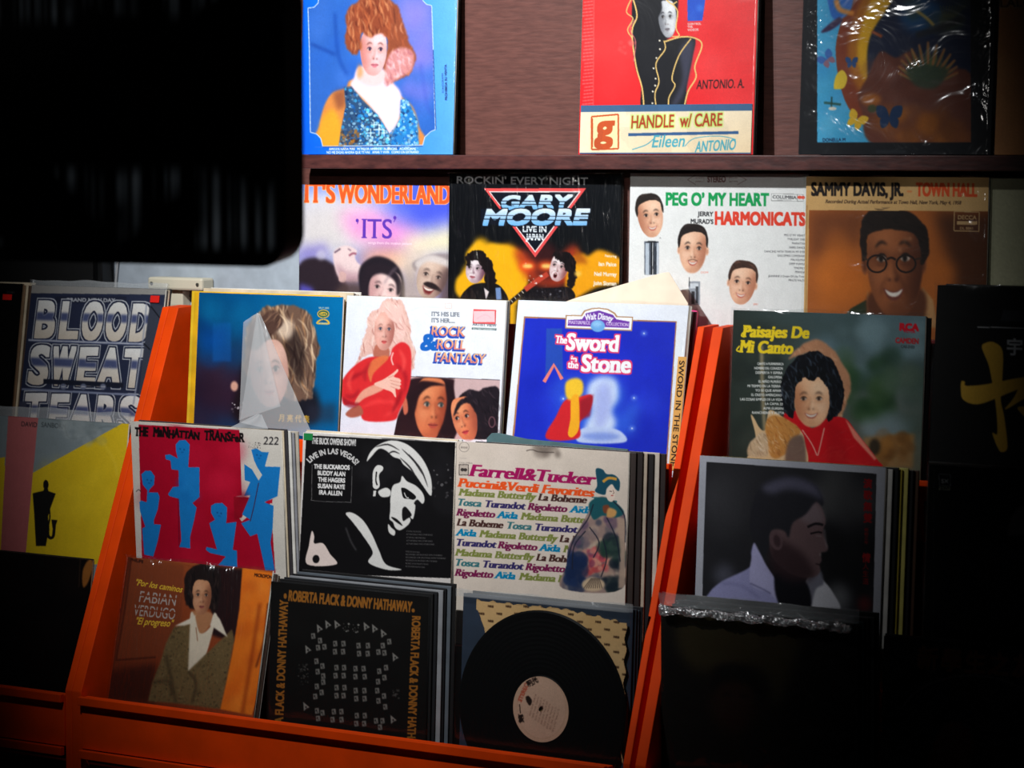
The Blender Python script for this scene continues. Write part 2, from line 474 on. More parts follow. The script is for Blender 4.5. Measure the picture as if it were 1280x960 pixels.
        if mouth in ('smile', 'laugh'):
            d = .62 if mouth == 'smile' else .76
            lw = .33 if mouth == 'smile' else .38
            s.poly(PP([(mz-lw-.03,.46),(mz-.16,.505),(mz,.52),(mz+.16,.505),(mz+lw+.03,.46),(mz+.22,d+.02),(mz,d+.08),(mz-.22,d+.02)]), lip, sf*.4, 1, True)
            s.poly(PP([(mz-lw+.03,.485),(mz-.14,.535),(mz,.548),(mz+.14,.535),(mz+lw-.03,.485),(mz+.19,d-.03),(mz,d+.01),(mz-.19,d-.03)]), (232,222,210) if mouth == 'smile' else (110,36,38), sf*.3, 1, True)
            if mouth == 'laugh': s.poly(PP([(mz-lw+.04,.49),(mz,.545),(mz+lw-.04,.49),(mz+.2,.60),(mz,.635),(mz-.2,.60)]), (238,228,215), sf*.3, 1, True)
            E(mz, d + .17, .17, .035, shade, 2, .5)
        elif mouth == 'open':
            E(mz, .62, .2, .2, lip, .6); E(mz, .62, .14, .15, (50,12,12), .5); E(mz, .51, .12, .04, (235,225,212), .4)
        else:
            s.poly(PP([(mz-.28,.56),(mz-.08,.50),(mz,.53),(mz+.08,.50),(mz+.28,.56),(mz,.60)]), lip, sf*.4, .95, True)
            s.poly(PP([(mz-.25,.57),(mz,.585),(mz+.25,.57),(mz+.1,.67),(mz-.1,.67)]), tuple(min(255, v*1.12) for v in lip), sf*.4, .95, True)
            s.line(PP([(mz-.28,.56),(mz,.58),(mz+.28,.56)]), hh*.02, tuple(v*.45 for v in lip), sf*.3, .9)
            E(mz, .74, .16, .04, shade, 2, .5)
        s.mask = old
        return P, PP
    # --- finish
    def nodes(s):
        c = s.c.reshape(s.nh, 2, s.nw, 2, 3).mean((1, 3)) / 255.0
        r = np.random.RandomState(3)                      # printing grain
        c = c * (1 + .02 * r.randn(s.nh, s.nw, 1)) + .004 * r.randn(s.nh, s.nw, 1)
        c = np.clip(c, 0, 1)
        l = np.where(c <= 0.04045, c / 12.92, ((c + 0.055) / 1.055) ** 2.4)
        return l

def printed_face(art, W, H, vis, bow=0.0):
    """grid mesh arrays of the printed front (x -W/2..W/2, z H..0); fine down to the fraction vis, one plain strip below"""
    L = art.nodes(); nh, nw = L.shape[:2]
    nv = max(2, min(nh, int(round(nh * vis))))
    u = (np.arange(nw) + .5) / nw; v = (np.arange(nv) + .5) / nh
    u[0] = 0; u[-1] = 1; v[0] = 0
    if nv == nh: v[-1] = 1
    else: v = np.append(v, 1.0); L = np.concatenate([L[:nv], L[nv-1:nv]], 0); nv += 1
    L = L[:nv]
    X, Z = np.meshgrid(u, v)
    co = np.stack([(X - .5) * W, np.zeros_like(X), (1 - Z) * H], -1).reshape(-1, 3)
    i = np.arange(nv * nw).reshape(nv, nw)
    f = np.stack([i[:-1, :-1], i[1:, :-1], i[1:, 1:], i[:-1, 1:]], -1).reshape(-1, 4)
    return co, f, L.reshape(-1, 3)

def printed_mesh(name, art, W, H, T, vis, mats, parent, flat=False):
    co, f, L = printed_face(art, W, H, vis)
    n0 = len(co); extra = []; ef = []
    a = W / 2
    if not flat:
        e = 0.0006
        extra = [(-a,0,0),(a,0,0),(a,0,H),(-a,0,H),(-a,T,0),(a,T,0),(a,T,H),(-a,T,H)]
        ef = [(5,4,7,6),(0,1,5,4),(2,3,7,6),(1,2,6,5),(3,0,4,7)]
    V = np.vstack([co, np.array(extra).reshape(-1, 3)]) if extra else co
    F = np.vstack([f, np.array(ef, int).reshape(-1, 4) + n0]) if ef else f
    me = bpy.data.meshes.new(name)
    me.vertices.add(len(V)); me.vertices.foreach_set('co', V.astype(np.float32).ravel())
    me.loops.add(F.size); me.loops.foreach_set('vertex_index', F.astype(np.int32).ravel())
    me.polygons.add(len(F)); me.polygons.foreach_set('loop_start', np.arange(0, F.size, 4, dtype=np.int32))
    me.polygons.foreach_set('material_index', np.concatenate([np.zeros(len(f), np.int32), np.ones(len(ef), np.int32)]))
    me.update(calc_edges=True)
    at = me.attributes.new('ink', 'FLOAT_COLOR', 'POINT')
    C4 = np.ones((len(V), 4), np.float32); C4[:n0, :3] = L
    at.data.foreach_set('color', C4.ravel())
    me.validate()
    return link(name, me, mats, parent)

PRINT = print_mat('printed_card', 0.5, 0.12)
PRINTG = print_mat('printed_gloss_card', 0.3, 0.2)

# ------------------------------------------------------------------ the cover pictures (generic people and shapes, the photograph's lettering)
SK = (222, 168, 132)
def art_woman(A):
    A.view(380, 0, 4.8)
    A.grad((10, 110, 250), (110, 185, 255), (0, 95, 245), (90, 170, 255))
    fr = [(24,50),(60,46),(85,20),(92,-60),(92,-300),(700,-300),(704,-60),(712,5),(735,28),(766,36),(775,300),(788,780),(760,792),(725,825),(712,874),(112,880),(100,832),(75,806),(38,795),(32,300)]
    A.poly(fr, (48, 104, 196))
    A.clip(fr, False, .5)
    A.blobs(30, -100, 780, 860, [(28,84,190),(60,130,225),(40,100,205),(90,140,235)], 40, 70, 30, .5, 3)
    A.poly([(520,-50),(790,-50),(790,330),(600,380)], (165,140,225), 60, .75)
    A.blobs(560, 150, 780, 640, [(120,120,220),(150,130,225),(90,120,215)], 16, 55, 25, .5, 6)
    A.line([(40,265),(120,300),(190,330)], 14, (20,60,150), 8, .8); A.line([(185,80),(205,330),(260,450)], 16, (20,66,160), 10, .7)
    A.line([(700,380),(740,640),(790,700)], 12, (60,80,190), 10, .5)
    # shoulders, bust, dress
    A.poly([(290,480),(250,530),(170,560),(120,640),(92,760),(84,900),(700,900),(690,760),(650,640),(570,570),(500,480)], (225,140,70), 5, 1, True)
    A.poly([(92,760),(84,900),(215,900),(225,760),(180,660),(130,680)], (255,175,40), 14, .8, True)
    A.poly([(170,560),(250,530),(250,640),(200,660)], (120,60,50), 16, .6)
    A.poly([(300,470),(280,520),(360,600),(460,720),(515,810),(575,700),(580,560),(500,470),(480,430),(330,420)], (255,222,235), 6, 1, True)
    A.poly([(240,525),(285,520),(350,600),(440,690),(510,800),(520,900),(205,900),(225,760),(250,640)], (46,80,120), 4, 1)
    A.poly([(515,820),(575,720),(580,600),(620,600),(680,720),(690,900),(505,900)], (40,130,205), 6, 1)
    A.clip([(240,525),(285,520),(350,600),(440,690),(512,806),(575,720),(580,600),(620,600),(680,720),(690,900),(205,900),(225,760),(250,640)], False, 2)
    A.dots(210, 520, 690, 900, [(25,40,80),(90,110,140),(150,200,230),(20,90,170),(60,170,230)], 520, 8, .8, 4)
    A.dots(330, 650, 520, 900, [(90,210,250),(30,130,220),(200,245,255)], 200, 8, .85, 5)
    A.dots(560, 580, 690, 900, [(70,180,240),(190,235,255),(40,120,210)], 130, 8, .85, 8)
    A.dots(220, 780, 330, 900, [(200,130,40),(60,40,40),(160,100,40)], 60, 8, .7, 9)
    for x, y, r in ((400,800,26),(450,780,34),(420,750,20),(480,800,20)):
        A.line([(x-r,y),(x+r,y)], 6, (225,250,255), 2, .9, False); A.line([(x,y-r),(x,y+r)], 6, (225,250,255), 2, .9, False)
    A.clip(fr, False, .5)
    # hair behind, neck, face, curls
    A.hair([(250,190),(262,70),(330,0),(430,-30),(530,10),(575,90),(600,180),(660,300),(655,420),(580,480),(500,500),(480,420),(500,300),(470,200),(340,200),(330,300),(300,330),(255,290)], (150,76,50), [(90,38,30),(215,130,80),(190,95,60),(240,160,120)], 85, 150, 90, 9, True, 5, 1.1, 3)
    A.hair([(520,320),(600,290),(660,330),(640,430),(560,470),(500,520),(480,450)], (214,142,140), [(245,190,200),(180,100,110),(255,215,220)], 60, 90, 50, 9, True, 6, 2.0, 4)
    A.poly([(330,400),(325,480),(400,520),(470,500),(480,420)], (246,206,206), 6, 1, True)
    A.poly([(325,390),(322,470),(352,450),(345,400)], (225,130,40), 10, .55, True)
    A.face((416,312), 82, 140, 2, (246,196,196), (205,120,110), (255,228,235), (205,110,125), (110,60,50), (60,40,70), .35, 1, 'closed', False, .02)
    A.hair([(255,190),(270,90),(330,20),(430,-10),(510,50),(525,180),(505,235),(450,200),(400,225),(350,195),(345,290),(300,310),(262,285)], (150,72,46), [(92,36,26),(214,122,74),(240,164,110),(180,90,54)], 78, 150, 90, 9, True, 5, .8, 7)
    A.clip()
    A.frame(fr, 5, (190, 215, 240)); A.line([(775,300),(792,780)], 5, (20,40,110), 0, .8, False); A.line([(112,884),(712,880)], 5, (20,40,110), 0, .8, False)
    W = (238, 244, 255)
    A.text('AMIGOS NADA MAS   MI MEJOR AMANTE   ALBRICIAS   ACARICIAME', (150,903), (672,901), 13, W, .04)
    A.text('NO ME DIGAS AHORA QUE TE VAS   AMAR Y VIVIR   COMO UN EXTRAÑO', (135,923), (688,921), 13, W, .04)
    A.text('HISTORIA DE UN AMOR   CONFUNDIDA LA TRISTEZA   TU SABES DE AMORES', (115,942), (706,940), 12, W, .04)
    A.text('FONOGRAMA', (840,560), (836,440), 11, (30,40,90), .02); A.text('PROHIBIDA SU VENTA', (860,605), (856,390), 13, (30,40,90), .04)

def art_red(A):
    A.view(680, 0, 4)
    A.grad((246,50,48), (250,52,54), (232,30,38), (240,40,46))
    A.blobs(180, -100, 1040, 560, [(255,80,80),(225,24,32)], 26, 90, 50, .35, 2)
    B = (24, 24, 30)
    A.poly([(450,-40),(440,180),(455,330),(485,430),(500,560),(690,560),(715,430),(745,280),(755,195),(690,185),(620,200),(590,160),(520,-40)], B, 1.5, 1, True)
    A.poly([(470,-60),(650,-60),(668,60),(640,180),(560,200),(460,160)], (20,20,26), 3, 1, True)
    A.poly([(680,250),(748,200),(735,330),(700,470),(650,540),(640,520),(690,400)], (90,92,120), 12, .55, True)
    A.face((618,95), 46, 92, -4, (225,225,228), (110,112,120), (255,255,255), (120,110,116), (40,40,46), (30,30,36), -.3, 1, 'closed', False)
    A.poly([(450,-40),(560,-40),(590,40),(565,110),(580,190),(520,220),(455,180)], (22,22,28), 3, 1, True)
    Y = (240, 200, 120)
    A.line([(440,-20),(465,80),(440,160),(460,330),(490,440),(500,545)], 7, Y)
    A.line([(440,-10),(412,60),(445,95),(418,150),(440,190)], 6, Y, 0, .9); A.line([(455,100),(430,150),(458,210),(448,310)], 5, (220,120,120), 0, .8)
    A.line([(600,205),(605,250),(560,320),(575,410),(555,470),(562,545)], 6, Y); A.line([(735,195),(675,280),(640,390),(655,430),(625,490),(622,545)], 6, Y)
    A.line([(605,210),(690,186),(760,195),(790,230),(755,330),(760,390),(720,460),(700,545)], 7, Y); A.line([(640,20),(668,60),(660,140),(676,180),(640,185)], 6, Y)
    A.line([(610,0),(640,22),(665,10)], 6, Y)
    for x, y in ((578,205),(580,248),(562,292),(548,343),(558,395),(556,430),(544,460),(542,518)): A.ell(x, y, 4.5, 4.5, (240,230,210))
    A.poly([(716,-40),(812,-40),(792,106),(718,108)], (26,84,205)); A.blobs(725, 40, 790, 100, [(60,120,230)], 8, 14, 8, .5)
    for i, t in enumerate(('CONTROL', 'THE', 'VIDEOS')):
        A.text(t, (718,127+i*15), (718+(68,26,55)[i],125+i*15), 10, (240,220,215), .06)
    A.text('ANTONIO. A.', (762,447), (1002,441), 44, (38,14,18), .012, .12)
    for i in range(34):
        y = -20 + i*17; A.line([(190+(i*37)%13, y),(245, y-6)], 4, (255,170,165), 2, .6, False)
    A.line([(250,-40),(246,540)], 4, (255,130,125), 2, .5, False)
    A.blobs(375, 215, 450, 270, [(255,110,105)], 10, 14, 3, .4)
def art_handle(A):
    A.view(680, 0, 4)
    A.grad((238,222,190), (245,228,196), (240,224,190), (236,212,172))
    A.rect(180, 540, 1040, 574, (62,98,136)); A.rect(180, 766, 1040, 790, (62,98,136))
    O = (196, 82, 40)
    A.rect(236, 586, 384, 754, (226,226,160), 4, .7)
    A.frame([(240,596),(376,586),(382,748),(246,752)], 8, O); A.line([(246,604),(250,740)], 5, O)
    A.text('g', (264,704), (350,702), 112, O, .05, .1, font_h=.62)
    A.text('HANDLE  w/ CARE', (440,652), (892,642), 58, (200,232,120), .10, .04, soft=3)
    A.text('HANDLE  w/ CARE', (440,652), (892,642), 58, (178,66,34), .022, .04)
    A.line([(430,682),(972,674)], 14, (52,92,140), .5, 1, False)
    T = (80, 170, 186)
    A.line([(452,752),(520,730),(560,700)], 5, T); A.text('Eileen', (545,742), (712,738), 56, T, .02, .2)
    A.line([(712,738),(760,700),(880,690),(960,706)], 4, T); A.text('ANTONIO', (764,764), (960,752), 48, T, .02, .18)

def art_paint(A):
    A.view(960, 0, 4)
    A.fill((14, 17, 24))
    fr = [(246,-300),(1012,-300),(1014,712),(246,714)]
    A.poly(fr, (70,176,224)); A.clip(fr, False, .5)
    A.blobs(246, -60, 520, 714, [(50,150,215),(110,200,238),(70,170,225)], 40, 50, 25, .45, 2)
    A.poly([(430,-40),(352,160),(340,300),(372,470),(430,580),(520,650),(570,730),(1100,730),(1100,-60),(560,-60)], (140,62,36), 2, 1, True)
    A.poly([(520,-60),(430,90),(400,280),(440,430),(520,480),(560,240),(640,60),(700,-40)], (196,120,30), 14, .9, True)
    A.poly([(560,-60),(480,90),(445,260),(470,380),(520,420),(520,260),(570,110),(690,-40)], (250,190,30), 10, .95, True)
    A.poly([(700,-60),(580,70),(510,190),(496,320),(520,440),(640,500),(1014,420),(1014,-60)], (24,34,64), 5, 1, True)
    A.ell(770, 80, 110, 90, (30,96,150), 25, .8); A.blobs(690, -40, 1000, 120, [(60,80,70),(40,60,80),(90,90,60)], 20, 40, 12, .5, 4)
    A.line([(740,55),(790,90),(830,130)], 16, (220,180,90), 4, .8); A.line([(740,180),(860,140),(980,90)], 34, (40,40,46), 8, .8)
    A.poly([(500,380),(560,260),(640,290),(720,260),(800,360),(1014,370),(1014,730),(540,730),(470,560),(450,480)], (110,58,44), 5, 1, True)
    A.blobs(500, 300, 900, 560, [(140,84,70),(84,44,38),(120,74,62)], 30, 45, 12, .5, 5)
    A.blobs(540, 560, 1014, 720, [(190,110,30),(110,60,30),(150,84,34)], 30, 50, 16, .6, 6)
    for k in range(13):                       # spiky plant
        a = math.radians(-165 + k*12.5); L = 190 - abs(k-6)*9; x0, y0 = 800, 400
        tx, ty = x0 + L*math.cos(a)*1.15, y0 + L*math.sin(a)
        mx, my = (x0+tx)/2, (y0+ty)/2 + 18
        A.poly([(x0-14,y0),(mx-18,my),(tx,ty),(mx+18,my),(x0+14,y0)], ((74,92,66),(96,110,70),(60,80,66))[k%3], 1.5, 1, True)
        A.line([(mx,my),(tx,ty)], 12, (196,120,70), 3, .8, False)
    A.poly([(690,350),(780,330),(900,350),(840,440),(740,430)], (64,80,62), 8, .9, True)
    for k in range(9): A.line([(880+k*6,90),(860+k*16,30)], 5, (84,84,56), 2, .8, False)
    def fly(x, y, w, c, r=0, c2=None):
        for sx in (-1, 1):
            a = R(r); f = lambda u, v: (x + (u*math.cos(a)-v*math.sin(a))*w, y + (u*math.sin(a)+v*math.cos(a))*w)
            A.poly([f(0,0),f(sx*.3,-.8),f(sx*1.0,-.9),f(sx*.9,-.1),f(sx*.3,.1)], c, 1, 1, True)
            A.poly([f(0,0),f(sx*.7,.1),f(sx*.6,.8),f(sx*.15,.6)], c2 or c, 1, 1, True)
    fly(606,590,64,(22,52,92)); fly(296,300,42,(60,112,190),-40,(150,110,130)); fly(418,316,30,(40,80,140)); fly(440,606,48,(238,190,50),30)
    A.poly([(328,440),(340,380),(372,352),(396,390),(380,440),(345,448)], (244,208,60), 1, 1, True)
    A.line([(280,515),(365,525)], 12, (40,90,80), 2, .9, False); A.line([(318,485),(316,545)], 8, (30,70,60), 1, .9, False); A.ell(322,545,20,9,(240,235,220),1)
    A.poly([(300,-60),(420,-60),(410,60),(340,100),(310,60)], (40,110,200), 4, 1, True); A.line([(340,0),(360,50),(430,70)], 26, (240,150,60), 5, .9)
    A.poly([(265,160),(350,90),(370,110),(310,155)], (60,40,80), 3, 1, True); A.line([(520,160),(570,185)], 16, (190,90,40), 4, .9, False)
    A.ell(515,500,50,30,(190,110,30),10,.8); A.ell(520,545,22,20,(60,80,50),4,.8)
    A.text('DONELLA M', (272,710), (388,708), 16, (20,50,90), .02)
    A.clip()
    A.rect(540, 752, 690, 768, (50,54,60), 1, .5)

def art_lal(A):
    A.view(960, 0, 4)
    A.grad((196,140,92), (180,124,80), (190,130,80), (170,110,64))
    A.blobs(1120, 0, 1800, 780, [(176,118,72),(206,150,100)], 60, 60, 30, .3)
    A.text('LALO', (1158,38), (1330,34), 42, (90,60,46), .05, outline=(3, (225,190,150)))

def art_its(A):
    A.view(360, 180, 4)
    A.grad((120,150,245), (70,90,235), (190,160,140), (200,180,150))
    A.blobs(60, 290, 400, 480, [(215,215,215),(225,220,225),(200,205,225)], 26, 90, 40, .6, 2)
    A.poly([(60,330),(300,290),(460,470),(260,560),(60,560)], (216,208,205), 40, .8)
    A.poly([(560,240),(810,240),(810,470),(640,400)], (66,84,226), 40, .7)
    A.poly([(250,350),(420,330),(640,440),(700,500),(520,520),(330,470)], (246,150,214), 40, .95)
    A.poly([(560,480),(810,400),(810,560),(600,560)], (252,240,190), 40, .9); A.ell(480,580,120,60,(255,170,120),40,.8)
    A.poly([(60,520),(190,500),(200,560),(60,600)], (130,120,200), 25, .8)
    A.ell(620, 600, 120, 60, (250,225,180), 40, .7)
    K = (44, 34, 42)
    # reclining profile at left, face turned up
    A.poly([(60,600),(160,570),(250,620),(290,680),(280,760),(60,760)], K, 8, 1, True)
    A.poly([(225,555),(250,520),(300,510),(345,535),(335,560),(345,590),(390,640),(350,690),(270,680),(240,640)], (232,206,205), 4, 1, True)
    A.poly([(240,600),(300,640),(380,650),(340,700),(270,690)], (180,140,150), 14, .8, True)
    A.line([(305,560),(325,548),(342,552)], 9, (150,80,100), 2); A.line([(232,545),(262,525)], 7, (90,70,90), 2); A.line([(300,525),(315,535)], 5, (110,80,100), 2)
    A.poly([(260,640),(290,650),(285,690),(255,685)], (210,170,165), 3, 1, True); A.ell(165, 555, 24, 26, (200,195,215), 8, .7)
    A.poly([(60,700),(120,720),(140,760),(60,760)], (90,84,190), 12, .9)
    A.poly([(250,720),(330,690),(420,730),(420,800),(240,800)], (80,62,60), 14, .9, True)
    # woman in the middle
    A.poly([(352,660),(372,600),(440,562),(520,585),(570,650),(585,740),(560,800),(380,800),(360,730)], (34,28,36), 5, 1, True)
    A.face((480,735), 84, 105, 14, (238,206,200), (190,140,140), (252,228,222), (180,80,90), (50,36,40), (40,30,36), -.1, 1, 'smile', False)
    A.poly([(365,700),(390,620),(470,600),(540,640),(575,720),(545,760),(535,690),(470,650),(410,680),(400,790),(370,770)], (38,30,38), 5, 1, True)
    A.line([(480,700),(520,640),(545,620)], 10, (140,120,130), 6, .6)
    # laughing man in a hat at right
    A.face((720,672), 78, 104, 16, (206,178,160), (120,90,84), (236,212,196), (150,90,86), (40,30,30), (40,30,30), -.1, -1, 'laugh', False)
    A.poly([(676,700),(700,690),(740,705),(770,740),(735,730),(700,718)], (40,30,32), 3, 1, True)
    A.poly([(636,640),(660,600),(720,575),(790,600),(830,640),(830,560),(740,550),(660,575),(620,600)], (150,138,140), 5, 1, True)
    A.poly([(640,590),(720,556),(830,600),(830,640),(780,610),(700,590),(650,620)], (214,204,200), 5, .9, True)
    A.poly([(590,620),(640,640),(660,720),(690,800),(570,800)], (190,170,150), 20, .7, True); A.poly([(775,640),(830,640),(830,800),(760,800)], (90,70,70), 14, .8, True)
    O = (250, 92, 40)
    A.text("IT'S", (80,292), (236,294), 96, O, .02, 0, .03, .02, outline=(2, (255,200,120)))
    A.text('WONDERLAND', (252,294), (812,300), 96, O, .02, 0, .03, .02, outline=(2, (255,200,120)))
    P = (96, 56, 176)
    A.text("ITS", (366,472), (522,474), 96, P, .0, .0, .05, .02)
    A.ell(346,384,8,9,P); A.line([(352,386),(346,402)], 4, P); A.ell(534,370,8,9,P); A.line([(540,372),(528,392)], 4, P)
    A.text('songs from the motion picture', (400,500), (620,506), 12, (255,225,240), .02, alpha=.7)

def art_gary(A):
    A.view(560, 200, 4)
    A.grad((8,10,16), (10,14,20), (6,8,12), (10,12,14))
    A.blobs(100, 430, 300, 700, [(255,190,20),(250,170,10)], 40, 45, 14, .95, 2)
    A.poly([(40,600),(100,540),(90,470),(150,405),(190,430),(220,415),(330,440),(390,500),(400,620),(340,700),(300,790),(250,720),(60,690)], (254,186,20), 8, 1, True)
    A.poly([(330,450),(420,470),(500,540),(600,440),(640,430),(660,500),(620,600),(520,640),(400,600)], (190,60,30), 18, .9, True)
    A.poly([(400,450),(520,420),(560,560),(470,600)], (70,24,26), 20, .8, True)
    A.poly([(600,520),(670,470),(700,480),(760,450),(862,500),(862,610),(740,640),(600,700)], (250,170,20), 8, 1, True)
    A.poly([(640,440),(680,480),(700,520),(620,520)], (180,90,20), 10, .8)
    for x in (398, 492):
        A.ell(x, 532, 44, 24, (255,90,30), 12, .9); A.ell(x, 532, 26, 10, (255,220,120), 5)
    K = (14, 12, 16)
    # player at left
    A.poly([(60,700),(90,650),(140,620),(240,620),(290,670),(310,730),(330,800),(60,800)], K, 2, 1, True)
    A.face((140,550), 52, 66, 8, (250,232,236), (90,40,60), (255,250,250), (170,80,90), K, K, -.7, -1, 'closed', False)
    A.hair([(90,520),(100,470),(150,455),(200,480),(228,560),(235,640),(200,640),(180,580),(165,540),(120,500),(105,540)], (24,16,18), [(60,40,44),(10,8,10)], 70, 60, 40, 5, True, 1.5, .8, 1, .8, 2.2)
    A.poly([(180,640),(205,660),(190,700)], (240,225,225), 2)
    A.line([(250,640),(255,700)], 26, (120,150,200), 2)
    # player at right, singing, with guitar
    A.poly([(380,700),(430,650),(540,640),(610,640),(620,700)], (20,16,22), 2, 1, True); A.dots(440, 650, 600, 690, [(150,150,160),(60,60,70)], 26, 4, .8)
    A.face((556,540), 48, 68, 16, (250,230,230), (130,60,60), (255,250,248), (140,50,60), K, K, -.5, -1, 'open', False)
    A.hair([(520,480),(560,458),(620,480),(645,550),(630,620),(600,640),(595,580),(580,530),(540,500)], (24,16,18), [(56,36,38),(8,6,8)], 75, 60, 40, 5, True, 1.5, .8, 1, .8, 2.2)
    A.line([(280,740),(390,650)], 22, (30,22,22), 1, 1, False)
    for k in range(6): A.line([(296+k*18,716-k*15),(306+k*18,728-k*15)], 4, (220,210,190), 0, .9, False)
    A.line([(385,650),(440,610),(500,570)], 26, (200,70,50), 2, 1); A.dots(400, 580, 480, 620, [(240,230,220)], 12, 4, 1)
    A.ell(650,570,18,14,(255,205,90),5,.9)
    # the lettering and the inverted triangle
    RD = (244, 84, 84)
    tri = [(180,143),(690,143),(436,488)]
    A.poly(tri, RD); A.poly([(204,158),(664,158),(436,464)], (255,240,238)); A.poly([(212,163),(654,163),(436,456)], (14,20,34))
    LB = (240, 248, 255)
    A.rect(164, 246, 706, 326, (12,18,32))
    st = [(.30,.36),(.52,.57)]
    A.text('GARY', (256,246), (604,240), 62, LB, .07, .28, stripes=st, outline=(4, (14,20,34)), grad2=(120,190,250))
    A.text('MOORE', (168,324), (692,322), 72, LB, .07, .28, stripes=st, outline=(4, (14,20,34)), grad2=(120,190,250))
    A.text('LIVE IN', (372,360), (494,362), 28, LB, .05, 0, stripes=[(.45,.52)]); A.text('JAPAN', (392,400), (478,402), 28, LB, .06, 0, stripes=[(.3,.36),(.6,.66)])
    A.text("ROCKIN' EVERY NIGHT", (40,118), (700,124), 34, (235,235,240), .03)
    for y, t, x in ((486,'Featuring',784),(530,'Ian Paice',752),(580,'Neil Murray',730),(626,'John Sloman',728)):
        A.text(t, (x,y), (842,y+3), 12 if x == 784 else 19, (255,244,225), .05)

def art_peg(A):
    A.view(780, 200, 4.8)
    A.fill((238, 238, 236))
    A.text('PEG O’ MY HEART', (248,272), (868,276), 72, (14,158,84), .045)
    A.text('JERRY', (444,338), (534,340), 26, (40,40,44), .03); A.text("MURAD'S", (398,382), (536,385), 26, (40,40,44), .03)
    A.text('HARMONICATS', (542,388), (1086,394), 74, (232,66,44), .05)
    A.frame([(884,204),(1074,208),(1074,250),(884,246)], 2.5, (120,120,120)); A.line([(1040,207),(1040,250)], 2.5, (120,120,120), 0, 1, False)
    A.text('COLUMBIA', (890,232), (1034,236), 18, (70,70,74), .02, 0, .04); A.ell(1054,226,14,10,(240,90,70)); A.ell(1074,227,12,10,(240,90,70)); A.line([(920,241),(1005,243)], 3, (160,160,160), 0, .8, False)
    A.line([(380,120),(430,92),(430,110),(480,108),(480,132),(430,130),(430,150),(380,120)], 3, (150,120,116), 0, .9, False); A.line([(735,120),(680,92),(680,110),(630,108),(630,132),(680,130),(680,150),(735,120)], 3, (150,120,116), 0, .9, False)
    A.text('STEREO', (500,134), (610,134), 34, (140,100,98), .04)
    for c, hw, hh, r, hc, m, tn in (((158,345),78,118,-6,(40,32,28),'smile',.25),((412,545),84,132,3,(34,26,24),'smile',.1),((710,748),82,118,8,(66,44,36),'smile',-.05)):
        A.face(c, hw, hh, r, (242,192,160), (178,112,84), (255,224,198), (196,104,92), hc, (36,26,24), tn, 1 if tn > .2 else -1, m, tn < .2)
        x, y = c
        a = R(r); F = lambda u, v: (x + u*hw*math.cos(a) - v*hh*math.sin(a), y + u*hw*math.sin(a) + v*hh*math.cos(a))
        hp = [F(-1.04,-.1),(F(-1.08,-.6)),F(-.75,-1.1),F(-.1,-1.22),F(.65,-1.1),F(1.04,-.65),F(1.04,-.15),F(.92,-.35),F(.80,-.72),F(.2,-.86),F(-.3,-.8),F(-.80,-.62),F(-.93,-.2)]
        A.hair(hp, hc, [tuple(v*.5 for v in hc), tuple(min(255, v*2.2) for v in hc)], 20 + r, 50, 40, 4, True, 1.5, .6, 1, .8, .3)
    A.line([(385,606),(412,598),(440,608)], 8, (90,60,50), 2, .6)      # thin moustache
    A.rect(122, 490, 208, 690, (84,92,104), 1); A.rect(128, 500, 150, 690, (190,200,212)); A.rect(196, 500, 208, 690, (200,208,218)); A.rect(160, 490, 182, 690, (26,28,32)); A.line([(172,490),(172,690)], 4, (210,214,220), 0, 1, False)
    A.poly([(130,496),(145,488),(188,488),(204,500)], (40,42,46)); A.rect(186, 520, 192, 690, (40,44,52))
    A.rect(388, 730, 456, 872, (150,158,168), 1); A.rect(396, 742, 446, 772, (204,212,220)); A.rect(430, 760, 446, 860, (60,66,74)); A.rect(404, 790, 424, 866, (40,44,50)); A.line([(392,705),(392,760)], 5, (60,62,66), 0, 1, False)
    A.text('DOM', (460,682), (505,682), 11, (235,120,100), .02); A.text('JERRY', (776,872), (804,874), 11, (235,120,100), .02); A.text('AL', (212,474), (224,474), 10, (120,120,120), .02)
    T = ["PEG O' MY HEART", 'TWILIGHT TIME', 'MANHATTAN', 'SABRE DANCE', 'DANCING WITH TEARS IN MY EYES', 'GALLOPING COMEDIANS', 'MALAGUENA', 'DEEP PURPLE', 'TENDERLY', 'PERFIDIA', 'JEANNINE (I Dream Of Lilac Time)', 'MINUTE WALTZ']
    X = (960,980,1006,990,842,920,1000,990,1018,1026,866,986)
    for i, (t, x) in enumerate(zip(T, X)): A.text(t, (x, 458+i*24.6), (1086, 461+i*24.6), 12, (60,60,64), .02)

